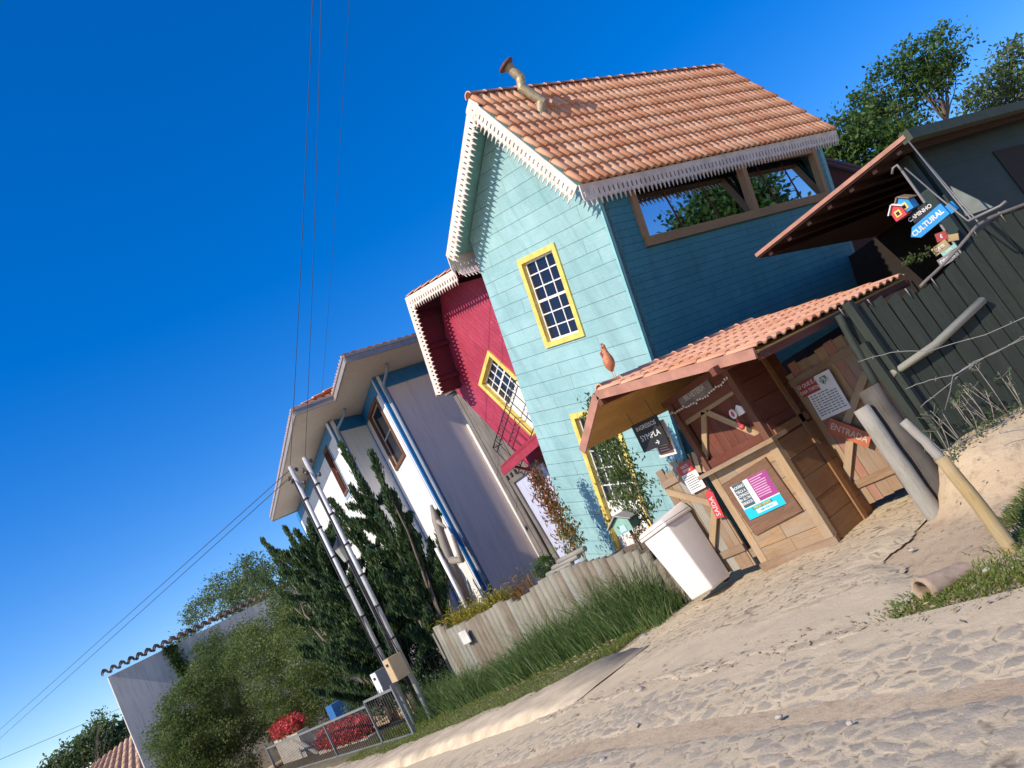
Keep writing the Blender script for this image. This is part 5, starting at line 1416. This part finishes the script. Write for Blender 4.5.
# ---------------------------------------------------------------- metal gate
gt=thing('metal_gate',(6.1,20,-.6),'low grey metal bar gate across the drive at the bottom left','gate')
gx=6.1; y0,y1=15.75,27.5
def gz(y): return gh(gx,y)
m=MB(); H_=1.05
m.bar((gx,y0,gz(y0)-.1),(gx,y0,gz(y0)+H_+.08),.07,.07,up=(1,0,0)); m.bar((gx,y1,gz(y1)-.1),(gx,y1,gz(y1)+H_),.07,.07,up=(1,0,0))
m.bar((gx,17.6,gz(17.6)+.05),(gx,17.6,gz(17.6)+H_),.05,.05,up=(1,0,0)); m.bar((gx,21,gz(21)+.05),(gx,21,gz(21)+H_-.1),.05,.05,up=(1,0,0))
m.bar((gx,y0,gz(y0)+.08),(gx,y1,gz(y1)+.08),.05,.06); m.bar((gx,y0,gz(y0)+H_),(gx,17.6,gz(17.6)+H_),.05,.05); m.bar((gx,17.6,gz(17.6)+H_-.1),(gx,y1,gz(y1)+H_-.1),.05,.05)
m.build('frame',simple('gate grey',(.22,.23,.23),.5,.3),gt)
m=MB(); y=y0+.1
while y<y1:
    t_=H_ if y<17.6 else H_-.1
    m.tube([(gx,y,gz(y)+.1),(gx,y,gz(y)+t_-.02+(.12 if y<17.0 else 0))],.008,4); y+=.14
m.build('bar_panel',steel_d,gt)
# iron railing between pole and palisade
ir=thing('iron_railing',(7.0,16.8,-.6),'rusty dark iron railing between the service poles and the palisade','railing')
m=MB(); x0,x1=(6.5,7.7)
for k in range(9):
    t=k/8; p=V((6.9+1.3*t,16.9-.0*t+.4,gh(7,16.9))); m.tube([p,p+V((0,0,1.35))],.012,5); m.tube([p+V((0,0,1.35)),p+V((0,0,1.45))],[.02,.001],5)
m.bar((6.9,17.3,gh(7,17)+.25),(8.2,17.3,gh(7,17)+.25),.03,.03); m.bar((6.9,17.3,gh(7,17)+1.15),(8.2,17.3,gh(7,17)+1.15),.03,.03); m.build('bars',steel_d,ir)
# lantern
ln=atx(343,550,7.4); t=thing('garden_lantern',(7.4,ln.y,-.6),'old-fashioned glazed lantern on a post among the junipers','lamp')
m=MB(); m.tube([V((7.4,ln.y,-.7)),V((7.4,ln.y,ln.z-.3))],.035,8); m.build('post',steel_d,t)
m=MB(); c=ln; m.tube([c+V((0,0,-.28)),c+V((0,0,.1))],[.10,.19],6,smooth=False); m.build('glass',simple('milky glass',(.35,.36,.34),.2),t)
m=MB(); m.tube([c+V((0,0,.1)),c+V((0,0,.13)),c+V((0,0,.32))],[.24,.22,.02],6,smooth=False); m.tube([c+V((0,0,.3)),c+V((0,0,.38))],.02,6); m.tube([c+V((0,0,-.33)),c+V((0,0,-.28))],[.05,.11],6); m.build('cap',steel_d,t)
# planters with red flowers
def planter(name,pxs,x,L,label):
    c=atx(*pxs,x); t=thing(name,(x,c.y,gh(x,c.y)),label,'planter')
    m=MB(); z=gh(x,c.y); G=FX(x); m.box(G,-c.y-L/2,-c.y+L/2,z-.1,c.z-.05,-.4,0); m.build('trough',concrete,t)
    m=MB(); clumps(m,V((x+.2,c.y,c.z+.22)),(.35,L*.52,.30),int(170*L),14,.085,.12,.6,.3); m.build('blossoms',L_red,t)
    m=MB(); clumps(m,V((x+.2,c.y,c.z+.02)),(.3,L*.5,.16),int(20*L),10,.07,.12,.5,.3); m.build('foliage',L_green,t)
planter('flower_planter',(340,744),6.75,4.4,'mass of red flowers just behind the metal gate')
planter('flower_planter',(284,736),7.0,3.2,'red flowers on a concrete trough further left behind the gate')
m=MB(); c=atx(329,716,7.6); G=FX(7.6,0,0); m.box(G,-c.y-.02,-c.y+.62,-.9,c.z+.28,-.5,0); o=m.build('blue_cabinet',simple('blue cabinet paint',(.03,.15,.40),.5)); tag(o,'small bright blue cabinet between the two red flower beds','cabinet')
# ---------------------------------------------------------------- trees
def juniper(base,tips,label,extra=60,name='juniper_tree',zmin=.5,rr=1.2,lean=(0,0)):
    base=V(base); t=thing(name,base,label,'tree','dark junipers before the white house')
    H_=max(p.z for p in tips)-base.z
    m=MB(); m.tube([base,base+V((0,0,H_*.35)),base+V((lean[0],lean[1],H_*.75))],[.16,.12,.04],8); branches(m,base+V((0,0,.5)),tips,.05,5,.05); m.build('trunk',bark,t)
    m=MB()
    def spike(a,b,r):
        L=(b-a).length; n=int(L*34)
        for i in range(n):
            f=i/max(1,n-1); c=a.lerp(b,f); w=r*(1-f*.85)**.8*(.75+.5*math.sin(f*22+a.x*9))
            tt=RND.random()*.8+.1
            for s_ in range(5):
                an=RND.random()*6.283; o=V((math.cos(an),math.sin(an),RND.gauss(.1,.3)))*w*RND.uniform(.3,1)
                for k in range(5):
                    leafquad(m,c+o+V((RND.gauss(0,.03),RND.gauss(0,.03),RND.gauss(0,.04))),.125,.28,o+V((0,0,.16+w)),tt)
    for tp in tips:
        L=(tp-base).length; st=base+V((0,0,1))*(.3*(tp.z-base.z)); st=st.lerp(tp,.25)
        spike(st,tp,.20)
    for i in range(extra):
        z=RND.uniform(zmin,H_*.72); r=rr*(1-.55*z/H_); an=RND.random()*6.283
        a=base+V((lean[0]*z/H_,lean[1]*z/H_,z)); b=a+V((math.cos(an)*r,math.sin(an)*r,r*RND.uniform(.5,1.3))); spike(a.lerp(b,.25),b,.14)
    m.build('crown',L_jun,t)
jt=lambda px,py,x:atx(px,py,x)
juniper((8.5,17.6,-.6),[jt(340,443,8.4),jt(371,452,8.4),jt(351,487,8.2),jt(393,492,8.6),jt(412,528,8.9),jt(378,510,8.2),jt(430,540,9.0),jt(330,500,8.2),jt(345,530,8),jt(438,512,9.3)],'tall dark juniper in front of the white house, right of the service poles',38,rr=1.05)
juniper((8.0,21.5,-.7),[jt(262,540,8.2),jt(285,528,8.2),jt(309,520,8.6),jt(275,560,8),jt(300,560,8),jt(322,545,8.2),jt(255,572,7.8),jt(298,580,8)],'dark juniper with spiky tips left of the service poles',80,rr=1.7)
juniper((7.9,19.4,-.7),[jt(322,580,7.9),jt(340,585,7.9),jt(352,598,7.9),jt(330,620,7.7),jt(370,560,8.2),jt(385,580,8.2),jt(360,620,7.8),jt(400,600,8.4),jt(310,640,7.8)],'lower dark juniper mass directly behind the service poles',90,rr=1.7)
def hf(m):
    for (a,b,x,r) in ((428,655,8.6,.55),(415,672,8.4,.6),(438,640,8.8,.5),(441,662,8.9,.5),(436,676,8.7,.45),(428,640,9.0,.5),(400,690,8.2,.5),(380,700,8.0,.55),(360,712,8.0,.6),(345,700,8.4,.7),(425,690,7.9,.35)):
        clumps(m,atx(a,b,x),(r*.7,r,r*.8),26,40,.10,.28,.4,.4)
leafplant('dark_hedge','dark low hedge filling the ground behind the service poles','hedge',L_jun,hf,V((8.4,18,-.6)))
def bigtree(name,base,ells,label,leaf,size,nl,group=None,trunkmat=None,r0=.15,crad=.45,asp=.4,tips=None,limbs=True,clden=1,up=0,npl=18,nb=3,lim=4.5):
    base=V(base); t=thing(name,base,label,'tree',group)
    m=MB(); cs=[V(c) for c,_ in ells]; fork=base+(sum(cs,V((0,0,0)))/len(cs)-base)*.45
    m.tube([base,base.lerp(fork,.5)+V((RND.gauss(0,.08),RND.gauss(0,.08),0)),fork],[r0,r0*.85,r0*.65],9,wob=.1)
    branches(m,fork,[q for q in cs if (q-fork).length<lim]+[c+V((RND.gauss(0,r[0]*.5),RND.gauss(0,r[1]*.5),RND.uniform(-.2,.8)*r[2])) for c,r in [(V(c),r) for c,r in ells for _ in range(nb)]],r0*.3,6,.06)
    m.build('trunk',trunkmat or bark,t)
    m=MB()
    for c,r in ells:
        vol=r[0]*r[1]+r[1]*r[2]+r[0]*r[2]
        clumps(m,c,r,int(vol*nl*clden),npl,size,crad,asp,.55,up)
    m.build('crown',leaf,t); return t
c=lambda px,py,x:atx(px,py,x)
g_=lambda px,py:aty(px,py,32.5)
bigtree('leafy_tree',(7.0,25.5,-.7),[(c(300,600,8.5),(1.0,1.6,1.0)),(c(245,720,7),(1.0,1.6,1.0)),(c(290,720,8.2),(.9,1.6,.8)),(c(215,668,7.4),(.9,1.4,.8)),(g_(185,750),(1.1,1.6,1.2)),(g_(172,738),(.8,1.3,.9)),(g_(190,775),(1.1,1.6,1.0)),(g_(222,772),(1.2,1.6,1.1)),(g_(190,705),(1.0,1.5,1.0)),(g_(205,680),(.8,1.3,.8)),(g_(212,735),(1.1,1.6,1.1)),(c(230,762,7.6),(.9,1.5,.8)),(c(330,690,8.8),(.8,1.5,.9)),(c(265,760,8.4),(.9,1.5,.7)),(c(200,770,6.8),(.8,1.4,.7)),(c(310,670,8.4),(.9,1.4,1.0)),(c(258,650,7.6),(1.1,1.6,1.1)),(c(225,700,7),(1.0,1.8,1.2)),(c(205,745,6.7),(1.,1.6,1.0)),(c(280,690,7.6),(1.0,1.5,1.1)),(c(250,645,8),(.8,1.2,.7)),(c(180,735,6.4),(.9,1.6,1.0)),(c(200,690,6.8),(.8,1.3,.9)),(c(218,655,7.6),(1.1,1.6,1.0)),(c(300,640,8),(.8,1.4,1.)),(c(285,625,8.5),(.6,1.0,.6))],'broad olive green tree with pale bare lower limbs behind the metal gate',L_olive,.10,25,trunkmat=barkl,r0=.08,crad=.34,asp=.36,npl=85,nb=0,lim=2.2)
bigtree('pale_tree',(11,37,-1),[(c(200,610,11),(.9,1.2,.7)),(c(225,590,11.5),(1.1,1.4,.9)),(c(250,575,12),(1.0,1.5,.9)),(c(190,635,10.8),(.6,.8,.4)),(c(240,600,11.5),(1.2,1.6,.8)),(c(265,590,12),(1.2,1.6,1.2)),(c(180,640,10.5),(.4,.5,.25))],'thin pale green tree whose open crown shows sky above the grey house',L_pale,.17,13,r0=.12,crad=.5,asp=.4,npl=50)
bigtree('distant_tree',(2,70,-1),[(far(98,738,72),(1.6,1.6,1.0)),(far(80,752,72),(1.8,1.6,1.1)),(far(112,745,72),(1.6,1.5,1.)),(far(66,768,72),(2,1.5,1.2)),(far(122,735,72),(1.4,1.2,1.))],'bluish distant tree behind the pale tiled roof at the lower left',L_pale,.30,10,r0=.2,crad=.7,asp=.5,npl=40)
bigtree('distant_tree',(2,60,-1),[(far(100,715,62),(.5,.5,.5)),(far(112,718,62),(.4,.4,.3)),(far(99,722,62),(.4,.3,.3))],'sparse small treetop poking above the distant tree at lower left',L_green,.22,8,r0=.05,crad=.35,asp=.5)
# trees above the pavilion
T=30
def fe(px,py,r,T=30): return (far(px,py,T),r)
bigtree('broadleaf_tree',far(912,190,T),[fe(868,105,(.9,.9,.7)),fe(880,88,(1.1,.9,.8)),fe(858,118,(.7,.7,.5)),fe(893,112,(.9,.8,.6)),fe(905,105,(.5,.5,.4)),fe(918,120,(.5,.5,.4)),fe(878,125,(.8,.7,.4))],'dense rounded tree left of the thin-trunked one above the dark pavilion roof',L_green,.15,17,r0=.12,crad=.30,asp=.5,npl=22)
bigtree('broadleaf_tree',far(962,165,T),[fe(912,68,(.9,.8,.8)),fe(928,58,(1.0,.8,.8)),fe(943,50,(1.0,.8,.7)),fe(930,85,(.9,.8,.6)),fe(948,72,(.8,.7,.6)),fe(915,85,(.6,.6,.5))],'taller dark-crowned tree on a thin bare trunk above the dark pavilion roof',L_green,.15,17,r0=.10,crad=.30,asp=.5,npl=22)
bigtree('broadleaf_tree',far(1010,170,T+4),[fe(1010,92,(1.6,1.2,1.1),34),fe(1022,70,(1.3,1.,1.),34),fe(990,105,(1.2,1.,.8),34),fe(1035,100,(1.6,1.2,1.5),34),fe(972,98,(.6,.6,.5),34),fe(1010,60,(.6,.6,.6),34)],'pale green tree cut by the right edge of the picture',L_pale,.18,15,r0=.14,crad=.4,asp=.5)
def hedgef(m):
    for (a,b,r) in ((835,140,.9),(850,135,1.),(868,140,1.1),(885,145,1.),(830,155,.8),(900,140,.8),(850,158,1.2),(875,158,1.2),(895,160,1.0),(820,152,.5)):
        clumps(m,far(a,b,26),(r,r,r*.7),60,14,.15,.35,.5,.4)
leafplant('bushy_thicket','bushy green thicket between the tile roof and the pavilion eave','thicket',L_green,hedgef,far(865,175,26))
for i,(x_,y_,s_) in enumerate(((30,-4.5,5.0),(35,-8,4.8),(24.5,-9,2.4),(41,-10,5.0))):
    bigtree('roadside_tree',(x_,y_,0),[((x_,y_,s_*1.1),(s_*.8,s_*.8,s_*.7)),((x_+1,y_+.5,s_*1.6),(s_*.6,s_*.6,s_*.5))],'leafy tree down the street, seen mirrored in the attic window','L' and L_green,.34,9,group='trees down the street',r0=.2,crad=.8,asp=.5,npl=40)
# ---------------------------------------------------------------- light, sky, camera
w=bpy.data.worlds.new('World'); sc.world=w; w.use_nodes=True; nt=w.node_tree
sky=nt.nodes.new('ShaderNodeTexSky'); sky.sky_type='NISHITA'; sky.sun_disc=False
SD=V((-1,-.08,.71)).normalized()
el=math.asin(SD.z); az=math.atan2(SD.x,SD.y)
sky.sun_elevation=el; sky.sun_rotation=az; sky.altitude=SKY_ALT; sky.air_density=1.0; sky.dust_density=.25; sky.ozone_density=SKY_OZ
hs=nt.nodes.new('ShaderNodeHueSaturation'); hs.inputs['Hue'].default_value=.517; hs.inputs['Saturation'].default_value=SKY_SAT; hs.inputs['Value'].default_value=SKY_VAL; gm=nt.nodes.new('ShaderNodeGamma'); gm.inputs[1].default_value=SKY_GAM; nt.links.new(sky.outputs[0],gm.inputs[0]); nt.links.new(gm.outputs[0],hs.inputs['Color']); nt.links.new(hs.outputs[0],nt.nodes['Background'].inputs[0]); nt.nodes['Background'].inputs[1].default_value=SKY_STR
su=bpy.data.lights.new('sun','SUN'); su.energy=SUN_E; su.angle=R(.5); su.color=(1,.89,.73)
so=bpy.data.objects.new('sun',su); col.objects.link(so); so.rotation_euler=SD.to_track_quat('Z','Y').to_euler(); so.location=(0,0,30)
cam=bpy.data.cameras.new('camera'); co=bpy.data.objects.new('camera',cam); col.objects.link(co)
cam.lens=27.0; cam.sensor_width=36; cam.clip_end=2000; cam.clip_start=.05
mt=Matrix((IR,IU,-FWD)).transposed().to_4x4(); mt.translation=EYEP; co.matrix_world=mt
sc.camera=co
sc.view_settings.view_transform='Standard'; sc.view_settings.look='None'; sc.view_settings.gamma=1; sc.view_settings.exposure=EXPO
sc.view_settings.use_curve_mapping=False
